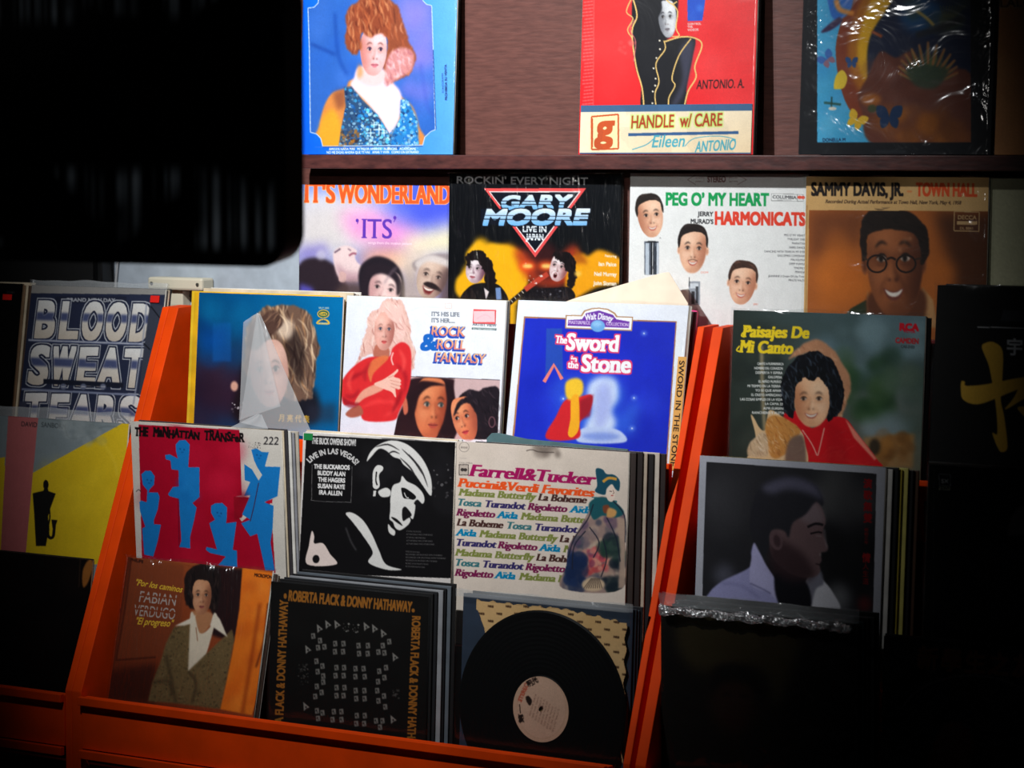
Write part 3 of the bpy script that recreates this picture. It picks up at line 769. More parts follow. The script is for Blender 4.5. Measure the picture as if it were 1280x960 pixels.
def art_sam(A):
    A.view(1000, 200, 4.571)
    A.fill((222, 178, 116))
    A.blobs(20, 80, 1100, 900, [(206,160,98),(232,190,130)], 30, 70, 30, .35)
    ph = [(52,288),(1090,296),(1080,1000),(40,1000)]
    A.poly(ph, (176,96,40)); A.clip(ph, False, .5)
    A.poly([(52,288),(400,290),(330,500),(52,560)], (110,58,30), 40, .8); A.blobs(150, 480, 350, 860, [(216,118,40),(200,104,36)], 12, 80, 40, .6, 2)
    A.poly([(760,296),(1090,296),(1090,1000),(930,1000),(860,600)], (70,38,22), 40, .85); A.blobs(740, 560, 860, 850, [(190,104,40)], 8, 60, 40, .6, 3)
    A.poly([(200,960),(290,850),(380,800),(400,960)], (44,54,34), 4, 1); A.poly([(385,740),(400,860),(450,960),(380,960)], (176,138,96), 4, 1); A.poly([(700,730),(760,800),(790,960),(600,960)], (190,140,90), 6, 1)
    A.poly([(400,760),(430,960),(680,960),(700,740)], (92,50,30), 10, 1, True)
    A.face((545,595), 166, 300, -1, (148,84,48), (66,32,20), (190,116,70), (110,56,44), (26,18,16), (24,16,14), -.2, -1, 'smile', True, .06)
    for u in (440, 600):
        A.ell(u, 592, 44, 22, (214,196,176), 2, .0)
    A.hair([(352,560),(346,400),(380,310),(480,268),(600,290),(700,360),(738,440),(730,560),(690,600),(680,470),(640,420),(540,400),(430,410),(385,450),(378,560)], (32,22,18), [(54,38,30),(16,10,8)], 20, 90, 60, 7, True, 4, .6)
    A.blobs(560, 430, 640, 530, [(230,170,130)], 3, 14, 8, .5, 5)
    for x in (440, 606):                       # round spectacles
        a = np.linspace(0, 2*math.pi, 30, endpoint=False)
        o = np.stack([x + 60*np.cos(a), 595 + 54*np.sin(a)], 1); i = np.stack([x + 49*np.cos(a), 595 + 43*np.sin(a)], 1)
        A.poly(np.vstack([o, o[:1], i[::-1], i[-1:]])[:, :], (34,22,18), .5)
    A.line([(496,570),(522,560),(548,572)], 12, (34,22,18), 1); A.line([(358,556),(385,572)], 12, (60,44,34), 1, 1, False); A.line([(660,570),(700,560)], 10, (50,36,28), 1, 1, False)
    A.clip()
    A.text('SAMMY DAVIS, JR.', (64,204), (592,206), 72, (26,18,16), .045)
    A.text('TOWN HALL', (664,206), (1010,210), 72, (228,84,36), .045); A.line([(612,182),(640,182)], 10, (226,140,80), 2, 1, False)
    A.text('Recorded During Actual Performance at Town Hall, New York, May 4, 1958', (144,248), (920,256), 20, (70,50,36), .03, .2, .03)
    A.frame([(882,296),(1024,300),(1022,410),(880,406)], 5, (200,160,110)); A.text('DECCA', (900,340), (1008,342), 22, (205,165,115), .03); A.rect(896, 352, 1012, 372, (205,165,115)); A.text('DL 8841', (912,398), (992,400), 14, (190,150,105), .02)
    A.line([(40,260),(34,900)], 6, (150,100,50), 2, .6, False)

def art_olive(A):
    A.fill((150, 150, 122)); A.view(0, 0, 1)
    A.blobs(1238, 220, 1500, 500, [(140,142,116),(162,160,132)], 60, 16, 8, .35)

def art_blood(A):
    A.view(0, 340, 4.8)
    A.fill((40, 46, 70))
    A.poly([(150,80),(1010,100),(1000,140),(140,130)], (150,146,142))
    A.rect(330, 150, 760, 190, (34,38,58)); A.text('BRAND NEW DAY', (400,180), (690,184), 20, (170,172,180), .05)
    LT, DK = (206,206,204), (70,84,130)
    def row(word, base, cap, x0, x1):
        # chromed block letters: pale rim, dark horizon, white sky above and warm ground below
        xs = np.linspace(x0, x1, len(word) + 1)
        for i, ch in enumerate(word):
            a, b = xs[i] + 12, xs[i+1] - 12; y = base + (a - x0) * .035 - 14
            k = dict(bold=.045, slant=.13)
            c = cap - 30
            A.text(ch, (a, y), (b, y), c, LT, outline=(11, (196,198,206)), **k)
            A.text(ch, (a, y), (b, y), c, (30,36,62), outline=(7, (30,36,62)), **k)
            A.text(ch, (a, y), (b, y), c, (240,240,240), grad2=(214,200,184), **k)
            A.text(ch, (a, y), (b, y), c, (62,72,116), soft=5, alpha=.9, stripes=[(-.5,.38),(.56,2)], **k)
    row('BLOOD', 404, 235, 185, 900)
    row('SWEAT', 680, 240, 150, 860)
    row('TEARS', 960, 235, 120, 830)
    A.line([(170,412),(860,436)], 14, (120,128,160), 2, 1, False); A.line([(170,412),(860,436)], 4, (220,220,225), 1, 1, False)
    A.line([(260,660),(740,684)], 30, (26,30,46), 1, 1, False)
    for x in (380, 500, 618): A.ell(x, 692, 18, 18, (110,116,140), 2); A.line([(x-12,692),(x+12,692)], 5, (200,200,205), 1, 1, False)
    A.line([(130,706),(820,742)], 12, (130,138,165), 1, 1, False)
    A.poly([(900,190),(1000,210),(900,600),(830,760),(860,480)], (58,62,76), 3); A.line([(905,210),(975,300)], 7, (20,22,30), 1, 1, False); A.line([(860,430),(900,470)], 7, (20,22,30), 1, 1, False)
    A.line([(880,190),(850,470),(800,800)], 9, (150,154,170), 2, .8)
    A.poly([(100,780),(160,780),(120,1000),(80,1000)], (60,64,84), 3)

def art_blue(A):
    A.view(220, 350, 4.8)
    A.grad((4,70,120), (6,110,168), (46,28,48), (6,92,150))
    A.blobs(130, 480, 420, 850, [(46,26,44),(60,36,52),(34,24,42)], 26, 90, 40, .6, 2)
    A.blobs(150, 230, 330, 500, [(10,74,150),(8,60,130)], 14, 60, 20, .5, 3); A.rect(220, 260, 330, 490, (20,90,170), 6, .5)
    A.blobs(160, 130, 560, 240, [(10,100,150)], 10, 60, 25, .5, 4)
    A.poly([(370,860),(380,600),(430,500),(640,700),(820,640),(830,860)], (30,22,26), 20, .9, True)
    A.hair([(400,520),(420,330),(480,210),(560,165),(680,150),(780,180),(840,290),(856,450),(830,620),(790,720),(640,700),(500,540),(440,580)], (110,84,70), [(225,190,150),(60,40,34),(190,140,96),(240,212,176),(40,28,26)], 80, 210, 130, 9, True, 4, .9, 5)
    A.poly([(640,420),(720,300),(770,420),(770,560),(740,620)], (36,26,26), 12, .7, True)
    A.poly([(600,290),(690,240),(700,330),(650,360)], (236,214,190), 14, .7, True)
    A.face((560,560), 118, 200, -4, (210,164,148), (130,86,80), (232,200,184), (170,90,84), (90,60,50), (50,36,36), -.2, 1, 'closed', False)
    A.hair([(420,380),(480,240),(580,180),(640,260),(560,350),(470,420)], (84,60,52), [(180,140,110),(50,34,30)], -50, 40, 80, 8, True, 6, .6, 6)
    A.ell(350,640,22,30,(214,160,140),5); A.dots(335, 730, 420, 800, [(225,220,225),(120,110,120)], 16, 6, .8)
    G = (216, 178, 60)
    A.frame([(850,190),(916,192),(916,224),(852,222)], 0.1, G)
    for rx, ry, c in ((36,26,G),(31,21,(20,90,80)),(24,12,G)): A.ell(884, 206, rx, ry, c)
    A.text('LIFE', (866,211), (902,211), 9, (20,80,80), .06)
    A.text('SRLP 1002', (856,174), (918,176), 9, (180,190,180), .03)
    A.poly([(845,266),(855,244),(884,236),(912,244),(918,268)], G, 0, 1, True); A.poly([(855,262),(865,248),(884,242),(902,248),(908,262)], (10,84,130), 0, 1, True); A.text('STEREO', (856,266), (908,267), 8, (225,215,160), .05)
    A.text('月 亮 代 表', (615,846), (800,856), 40, (200,160,50), .03, font_h=.85)
    A.poly([(790,760),(960,740),(960,860),(790,860)], (40,44,60), 20, .6)
    A.rect(122, 80, 150, 900, (120,110,60), 3, .0)

def art_rock(A):
    A.view(420, 360, 5.052)
    A.grad((238,240,250), (246,247,252), (228,232,246), (240,241,248))
    A.frame([(690,100),(730,100),(730,132),(690,132)], 4, (240,216,206))
    A.line([(440,160),(540,125),(680,130)], 3, (220,222,232), 2, .8)
    # inset with two faces
    ins = [(440,560),(1036,585),(1020,960),(360,960)]
    A.poly(ins, (214,180,180)); A.line([(440,560),(1036,585)], 4, (70,60,70), 0, 1, False); A.clip(ins, False, .5)
    A.poly([(370,960),(440,700),(470,580),(720,575),(745,640),(740,960)], (44,22,28), 5, 1, True)
    A.face((600,760), 112, 190, 3, (226,128,84), (150,60,40), (250,172,120), (170,70,60), (60,30,26), (50,60,60), .45, -1, 'closed', False)
    A.poly([(520,600),(560,590),(640,600),(690,620),(600,625),(530,680),(500,780),(470,840),(450,780),(480,660)], (40,20,26), 5, 1, True)
    A.poly([(690,600),(740,640),(745,960),(640,960),(680,840),(700,720)], (38,20,26), 5, 1, True); A.poly([(420,710),(445,700),(455,780),(430,800)], (210,110,84), 3, 1, True)
    A.hair([(730,850),(760,720),(830,650),(900,650),(960,632),(1040,660),(1040,960),(880,960)], (34,26,34), [(70,56,64),(16,12,18)], 60, 60, 60, 8, True, 4, .9)
    A.face((815,830), 80, 140, -14, (238,140,96), (160,74,56), (255,190,140), (190,60,70), (50,28,28), (40,30,34), -.6, -1, 'closed', False)
    A.hair([(740,820),(770,730),(830,690),(900,700),(935,800),(900,930),(890,820),(840,730),(780,760)], (34,26,34), [(70,56,64),(16,12,18)], 70, 40, 50, 7, True, 3, .8, 4)
    A.ell(985,850,22,36,(120,80,90),2); A.ell(985,850,16,29,(40,28,36),2)
    A.clip()
    # woman in the red blouse
    Hc = [(250,214,200),(214,160,144),(255,236,226),(190,120,110)]
    A.hair([(190,260),(215,170),(280,120),(310,78),(370,72),(430,120),(460,240),(490,360),(500,480),(480,525),(440,470),(400,400),(250,420),(180,440),(120,500),(150,420),(165,350)], (236,190,178), Hc, 80, 160, 90, 7, True, 3, 1.0, 3)
    A.poly([(255,360),(240,440),(330,450),(330,380)], (190,110,90), 4, 1, True)
    A.face((305,275), 66, 118, 3, (240,180,164), (170,100,90), (255,216,204), (206,84,84), (150,96,84), (60,60,80), .1, -1, 'closed', False)
    A.hair([(240,220),(250,160),(320,90),(400,110),(440,200),(430,300),(390,330),(380,260),(350,210),(300,150),(262,190)], (246,200,190), Hc, 60, 70, 70, 7, True, 3, .9, 8)
    RD = (224, 44, 48)
    A.poly([(40,590),(110,500),(210,440),(330,440),(360,380),(420,345),(470,390),(475,520),(460,640),(400,780),(360,840),(180,840),(150,760),(90,740),(50,740),(38,690)], RD, 2.5, 1, True)
    A.poly([(200,520),(230,460),(300,430),(330,450),(240,540),(220,600)], (230,120,70), 4, .9, True)
    for pts, c in (([(60,600),(120,560),(190,530)],(160,20,34)),([(50,680),(110,690),(150,640)],(170,24,38)),([(380,480),(440,560),(430,680)],(176,22,36)),([(330,700),(380,760),(300,820)],(250,70,70)),([(160,760),(260,720),(360,730)],(250,66,66)),([(400,390),(430,460),(420,540)],(250,80,76)),([(110,520),(80,600),(100,660)],(250,76,70)),([(220,470),(180,540),(190,600)],(180,30,40)),([(420,640),(390,720),(350,800)],(150,18,30))):
        A.line(pts, 26, c, 9, .75, True, True)
    A.line([(362,410),(350,450),(362,490)], 9, (250,200,190), 2, .9)
    A.poly([(120,720),(170,650),(250,610),(290,600),(300,640),(250,670),(180,700),(130,740)], (238,164,140), 2.5, 1, True)      # forearm
    A.poly([(240,610),(300,580),(360,540),(388,516),(392,530),(366,562),(400,575),(412,592),(405,600),(412,612),(402,622),(408,636),(394,644),(376,640),(380,690),(370,688),(350,660),(300,640)], (250,196,178), 2, 1, True)
    for pts in ([(340,585),(400,600)],[(345,605),(400,622)],[(345,625),(390,644)],[(330,570),(366,556)]): A.line(pts, 4, (206,130,116), 2, .8, False)
    A.poly([(60,800),(100,760),(150,745),(170,800),(100,822)], (176,96,76), 4, 1, True); A.poly([(40,690),(60,745),(110,760),(150,730),(90,720)], (150,22,36), 5, .7, True)
    # lettering
    g = (104, 110, 122)
    A.text("IT'S HIS LIFE", (602,180), (780,184), 26, g, .012, 0, .04, .02); A.text("IT'S HER.....", (602,220), (752,224), 26, g, .012, 0, .04, .02)
    def fancy(t, a, b, cap):
        A.text(t, a, b, cap, (28,76,190), .035, .1, .05, .03, shadow=(-5, 6, (28,76,190)))
        A.text(t, (a[0]+3,a[1]-2), (b[0]+3,b[1]-2), cap, (250,206,150), .0, .1, .03, .035, grad2=(240,130,110))
    fancy('ROCK', (594,306), (808,312), 62); fancy('ROLL', (628,388), (812,396), 60); fancy('FANTASY', (618,470), (936,482), 60)
    A.text('&', (530,394), (632,394), 94, (24,104,200), .05, .1, font_h=.66)
    A.text('ARTIST VIEW', (862,240), (1012,248), 15, (90,100,110), .03, 0, .04); A.poly([(858,254),(1014,260),(1013,272),(857,266)], (60,84,84)); A.text('ENTERTAINMENT', (864,266), (1008,271), 9, (220,230,230), .05)
def art_price(A):
    A.view(420, 360, 5.052)
    A.fill((236,96,100)); A.rect(876, 148, 996, 208, (250,214,216)); A.poly([(874,148),(996,152),(992,208),(872,204)], (248,206,212))
    A.line([(890,190),(940,168),(975,186)], 5, (240,184,194), 2, .7)

def art_disney(A):
    A.view(620, 330, 4)
    A.fill((238, 241, 250))
    A.blobs(50, 180, 1000, 900, [(228,232,246),(246,248,252)], 40, 60, 25, .4)
    bl = [(146,278),(898,300),(836,1200),(60,1200)]
    A.poly([(140,270),(904,294),(842,1200),(50,1200)], (176,120,84)); A.poly(bl, (24,44,196)); A.clip(bl, False, .5)
    A.blobs(140, 300, 900, 900, [(16,34,180),(36,60,215),(20,40,205)], 60, 70, 30, .5, 2)
    A.blobs(300, 560, 700, 880, [(50,110,235),(70,140,245)], 24, 60, 30, .5, 3)
    for x, y in ((740,355),(690,678),(336,682),(280,830),(680,830)): A.ell(x, y, 16, 12, (120,160,250), 7, .6); A.ell(x, y, 4, 4, (240,248,255), 1, .9)
    A.poly([(252,330),(330,330),(336,580),(290,530),(246,596)], (36,78,180), 2, .9)
    A.line([(240,598),(290,512),(330,584)], 18, (240,128,120), .5, 1, False)
    # plain stand-in picture: glowing mist over a pale rock, a red and gold draped cloth beside it
    A.poly([(470,600),(530,570),(600,590),(610,680),(575,740),(600,800),(560,860),(440,850),(480,740),(455,660)], (214,228,252), 16, .95, True)
    A.poly([(500,640),(560,600),(580,700),(550,800),(500,830)], (160,170,235), 20, .7, True)
    A.poly([(412,850),(450,826),(560,826),(630,850),(640,900),(420,900)], (190,206,245), 3, 1, True); A.poly([(430,862),(540,850),(620,870),(560,890),(470,886)], (120,146,225), 8, .8, True)
    A.poly([(250,880),(300,770),(345,690),(420,670),(480,665),(470,740),(420,800),(410,880)], (216,36,44), 3, 1, True)
    A.poly([(350,600),(400,578),(434,600),(430,660),(380,690),(350,670)], (250,200,50), 5, 1, True)
    A.poly([(376,680),(412,670),(416,820),(386,872),(360,860),(372,780)], (252,176,36), 2, 1, True)
    A.poly([(420,690),(488,660),(470,770),(420,790)], (150,22,40), 5, .8)
    A.clip()
    # badge and title
    W_ = (250, 250, 255); G = (184, 140, 96)
    bd = [(348,262),(424,264),(440,240),(480,228),(515,226),(560,232),(596,252),(606,268),(686,272),(680,344),(345,330)]
    A.poly(bd, G); A.poly([(354,268),(430,270),(446,246),(482,234),(515,232),(556,238),(590,258),(600,274),(680,278),(675,338),(351,325)], W_)
    A.poly([(360,288),(430,284),(450,254),(515,240),(584,262),(602,284),(668,296),(664,328),(358,316)], (112,54,166), 0, 1)
    A.ell(509, 318, 36, 30, (110,170,228), 1); A.ell(505, 308, 24, 14, (170,214,244), 6, .6)
    A.text('Walt Disney', (448,292), (578,296), 30, W_, .03, .1, arc=.3)
    A.text('MASTERPIECE', (362,306), (470,310), 15, (224,206,238), .03, 0, .04); A.text('COLLECTION', (550,314), (662,320), 15, (224,206,238), .03, 0, .04)
    PK = (226, 60, 110)
    for t, a, b, c in (('Sword',(348,436),(612,446),80),('The',(296,402),(354,406),36),('in',(372,498),(404,500),32),('the',(358,526),(410,530),34),('Stone',(424,544),(672,552),82)):
        A.text(t, a, b, c, W_, .025, .06, .05, .03, outline=(6, PK))

def art_pais(A):
    A.view(880, 370, 4.173)
    A.grad((46,56,52), (110,140,150), (40,44,38), (120,110,80))
    A.blobs(560, 120, 1140, 420, [(120,150,165),(150,180,190),(70,92,92),(90,116,120)], 40, 60, 26, .6, 2)
    A.blobs(160, 120, 420, 780, [(40,48,42),(60,66,58),(30,36,34)], 40, 50, 20, .6, 3)
    A.blobs(720, 330, 1000, 620, [(50,84,50),(36,66,42),(70,100,62)], 40, 50, 18, .65, 4)
    A.blobs(950, 380, 1130, 700, [(90,116,96),(110,130,110),(80,100,90)], 24, 50, 22, .5, 5)
    A.blobs(800, 620, 1100, 730, [(150,170,180),(110,130,130)], 10, 60, 24, .5, 6)
    A.poly([(830,740),(1100,720),(1090,900),(850,900)], (170,130,80), 10, .9); A.blobs(880, 740, 1090, 890, [(190,130,60),(120,80,40),(150,104,56)], 30, 30, 8, .7, 7); A.ell(890,790,30,44,(50,44,36),8,.9)
    A.line([(300,260),(305,480),(318,720)], 18, (190,170,130), 6, .7)
    A.hair([(440,330),(500,270),(575,228),(660,270),(720,350),(765,460),(740,560),(720,640),(670,660),(700,500),(640,330),(520,300)], (196,140,104), [(224,170,130),(150,96,70),(240,200,160)], 60, 90, 50, 6, True, 5, 1.2, 3)
    A.hair([(408,560),(400,470),(440,370),(500,310),(570,292),(650,320),(710,410),(728,520),(700,620),(640,655),(620,500),(560,440),(480,460),(460,560),(470,640),(420,610)], (16,18,24), [(70,84,100),(8,9,12),(40,48,60)], 70, 130, 70, 8, True, 2, 1.1, 4)
    A.poly([(415,640),(480,600),(560,690),(640,640),(735,640),(800,720),(900,850),(900,900),(500,900)], (206,20,30), 2, 1, True)
    A.poly([(735,640),(800,720),(900,850),(890,860),(780,740)], (250,170,140), 4, .8); A.poly([(640,640),(720,700),(760,900),(640,900)], (170,10,22), 16, .5)
    A.face((566,552), 98, 130, 0, (246,194,152), (186,120,82), (255,228,196), (186,110,90), (60,42,34), (50,36,28), -.18, 1, 'smile', False)
    A.hair([(462,520),(468,420),(520,370),(600,370),(660,430),(672,520),(640,470),(600,432),(570,446),(530,430),(500,448),(480,470)], (14,16,20), [(60,74,90),(8,9,12)], 75, 60, 60, 7, True, 1.5, .9, 6)
    A.hair([(408,560),(404,480),(450,420),(478,470),(468,560),(470,640),(425,612)], (16,18,24), [(110,124,136),(8,9,12),(60,70,82)], 75, 40, 60, 6, True, 2, 1.4, 9)
    A.hair([(660,470),(700,460),(728,520),(700,620),(645,655),(655,560)], (16,18,24), [(60,70,82),(8,9,12)], 75, 40, 60, 6, True, 2, 1.4, 10)
    A.line([(512,700),(560,770),(590,835)], 5, (240,190,170), 1); A.line([(628,690),(612,760),(594,835)], 5, (240,190,170), 1)
    A.poly([(245,628),(262,640),(290,690),(320,700),(335,610),(360,600),(420,640),(500,700),(525,760),(520,900),(220,900),(270,760)], (222,186,140), 2, 1, True)
    A.hair([(330,640),(420,640),(500,700),(470,760),(420,830),(340,830)], (200,138,70), [(240,200,150),(140,90,44),(180,110,50)], 50, 80, 40, 6, True, 4, .8, 7)
    A.poly([(460,740),(520,740),(525,900),(430,900),(430,800)], (120,96,84), 6, 1, True); A.hair([(225,830),(270,730),(320,720),(330,830)], (206,176,140), [(240,220,190),(150,120,90)], 60, 40, 40, 5, True, 3, .6, 8)
    Y = (252, 218, 40)
    A.text('Paisajes De', (200,214), (546,222), 58, Y, .035, .12, .05, .03); A.line([(212,216),(196,205),(230,165),(206,170)], 8, Y, 0, 1)
    A.text('Mi Canto', (184,294), (462,304), 60, Y, .035, .12, .05, .03); A.line([(190,292),(170,285),(186,262)], 7, Y, 0, 1)
    T = ['CANTO A PURMAMARCA','NOMBRE DEL CORAZON','DESPIERTA Y ESPERA','GALOPERA','EL NIÑO PUPEÑO','MI TIEMPO EN LA TIERRA','YO SE QUE AMAR','EL CRISTO AMERICANO','LAS COSAS SIMPLES DE LA VIDA','LA CAMA 22','ALMA GUARANI','RANCHERO Y ALETA']
    X = (278,262,268,334,284,226,268,246,188,318,310,250)
    for i, (t, x) in enumerate(zip(T, X)): A.text(t, (x, 361+i*23.2), (400 - abs(5-i)*-3, 363+i*23.2), 12, (232,234,230), .05)
    A.text('RCA', (1018,180), (1118,184), 34, (220,20,40), .08); A.text('VICTOR', (1040,192), (1102,196), 14, (200,40,60), .03)
    A.text('CAMDEN', (998,246), (1120,252), 26, (196,44,50), .06); A.text('CAS-3103', (1026,272), (1098,276), 14, (60,66,70), .04)

def art_kanji(A):
    A.view(1100, 330, 2.594)
    A.fill((14, 13, 13))
    A.poly([(400,150),(600,160),(600,195),(390,186)], (60,62,70), 3); A.line([(316,206),(600,214)], 3.5, (210,210,212), .5, 1, False)
    A.text('宇宙', (408,292), (520,296), 50, (214,216,220), .03, font_h=.85)
    G = (232, 182, 66)
    A.poly([(330,272),(346,256),(372,256),(398,284),(398,370),(392,440),(404,500),(414,590),(405,610),(386,606),(364,550),(380,550),(376,470),(366,400),(352,330)], G, 1, 1, True)
    A.poly([(264,382),(276,384),(280,396),(340,392),(420,376),(500,360),(600,330),(600,380),(480,400),(420,420),(340,452),(300,456),(268,440),(262,410)], G, 1, 1, True)
    A.poly([(404,472),(430,440),(460,390),(500,370),(540,390),(500,420),(450,450),(420,468)], G, 1, 1, True); A.poly([(446,466),(500,470),(560,520),(520,540),(470,500)], G, 1, 1, True)

def art_black(A):
    A.fill((12, 11, 12)); A.view(0, 340, 4.8)
    A.text('STEREO', (40,128), (88,131), 10, (110,108,108), .03)
def art_blackc(A):
    A.view(0, 660, 3.2)
    A.fill((14, 11, 11)); A.blobs(0, 100, 400, 700, [(26,17,14),(18,13,14)], 24, 70, 26, .5)
    A.poly([(330,180),(346,140),(366,130),(370,160),(352,220),(332,238)], (150,92,40), 2, 1, True)
    A.line([(322,110),(316,240)], 3, (70,50,34), 1, .8, False)

def art_san(A):
    A.view(0, 500, 4.365)
    A.fill((132, 142, 146))
    A.blobs(-40, 60, 700, 400, [(120,130,134),(142,152,156)], 40, 50, 20, .3)
    A.poly([(-60,340),(180,400),(690,118),(720,118),(720,900),(-60,900)], (226,190,30))
    A.poly([(-60,330),(28,314),(10,540),(-60,640)], (226,190,30))
    A.poly([(48,40),(214,40),(180,400),(135,900),(0,900),(20,500)], (184,100,100))
    A.blobs(200, 300, 680, 780, [(214,178,24),(234,200,40)], 30, 50, 20, .35, 3)
    K = (18, 15, 14)
    A.ell(250, 466, 15, 27, K); A.poly([(240,488),(262,488),(264,500),(304,514),(276,590),(262,640),(268,700),(250,800),(196,800),(186,620),(178,512),(236,498)], K, .5)
    A.line([(268,590),(272,640),(264,690)], 8, K); A.line([(262,690),(262,740),(276,756),(292,740),(298,660)], 16, K); A.poly([(280,656),(314,658),(300,700),(286,700)], K)
    A.text('DAVID', (114,146), (202,152), 26, (60,44,48), .02); A.text('SANBORN', (224,150), (360,160), 26, (74,80,84), .02)
    A.line([(250,100),(340,130),(380,210),(470,200),(560,150),(640,150)], 5, (96,104,108), 3, .7)
    A.blobs(330, 110, 560, 230, [(150,158,160),(110,120,122),(170,176,176)], 30, 26, 5, .45, 6)
    A.line([(560,230),(620,330),(640,420)], 10, (240,206,60), 6, .5)

def art_man(A):
    A.view(140, 510, 4.572)
    A.fill((206, 200, 190))
    A.blobs(100, 90, 1000, 900, [(190,184,174),(216,210,200)], 40, 60, 25, .35)
    A.poly([(152,96),(728,126),(742,500),(694,510),(700,600),(742,650),(900,520),(915,660),(935,960),(172,900)], (168,12,40))
    A.blobs(170, 120, 720, 860, [(170,10,36),(200,24,56)], 40, 60, 25, .4, 2)
    B = (24, 118, 190)
    A.poly([(694,508),(786,512),(742,628),(700,640)], (150,14,34))
    A.poly([(880,540),(918,520),(915,548)], (186,16,44))
    # four cut-paper figures
    A.poly([(364,210),(385,186),(420,184),(444,210),(442,250),(436,340),(500,340),(500,510),(460,545),(484,570),(470,640),(446,740),(448,804),(384,796),(396,760),(382,520),(330,506),(320,494),(348,452),(382,450),(380,358),(340,352),(334,302),(306,294),(304,270),(330,266),(376,290),(366,250)], B)
    A.poly([(168,380),(190,360),(222,360),(244,390),(240,440),(214,468),(210,484),(262,484),(272,510),(262,580),(240,640),(240,666),(280,668),(262,760),(236,850),(184,840),(172,690),(190,680),(160,590),(156,540),(166,530),(198,540),(202,472),(176,440)], B)
    A.poly([(566,560),(590,546),(630,544),(658,570),(656,630),(652,660),(712,652),(690,812),(714,816),(716,910),(606,900),(650,850),(560,830),(536,812),(540,796),(562,800),(600,810),(556,660),(588,640),(566,600)], B)
    A.poly([(796,240),(826,232),(856,252),(896,254),(874,336),(962,338),(946,506),(870,540),(924,560),(918,690),(906,770),(930,930),(876,930),(830,720),(790,735),(738,660),(790,640),(744,610),(790,500),(754,504),(790,424),(758,414),(756,322),(800,352),(838,416),(858,384),(830,340),(812,300)], B)
    A.line([(838,430),(812,560),(790,650)], 5, (60,30,60), 0, 1, False); A.line([(380,520),(384,790)], 7, (110,12,40), 1, .8, False)
    A.blobs(380, 340, 490, 540, [(18,100,176),(34,130,204)], 10, 30, 12, .4, 3)
    for x, y in ((400,235),(212,412),(612,600),(838,270)):
        A.ell(x-10, y, 5, 4, (14,60,110), 1, .8); A.ell(x+12, y+4, 5, 4, (14,60,110), 1, .8); A.line([(x-6,y+18),(x+10,y+20)], 4, (14,60,110), 1, .8, False)
    K = (20, 14, 16)
    A.text('THE', (130,160), (205,164), 42, K, .06, 0, .05, jitter=3); A.text('MaNHATTAN', (234,164), (500,178), 46, K, .055, 0, .04, jitter=4); A.text('TRANSFeR', (526,184), (754,196), 48, K, .045, 0, .05, jitter=3)
    A.text('222', (862,210), (952,212), 44, (40,38,42), .01, .1)
    A.dots(780, 200, 850, 232, [(50,46,48)], 40, 2.5, .9); A.line([(138,480),(152,468),(166,480)], 4, (40,36,40))
    A.blobs(690, 500, 760, 640, [(120,8,26)], 6, 30, 12, .5)

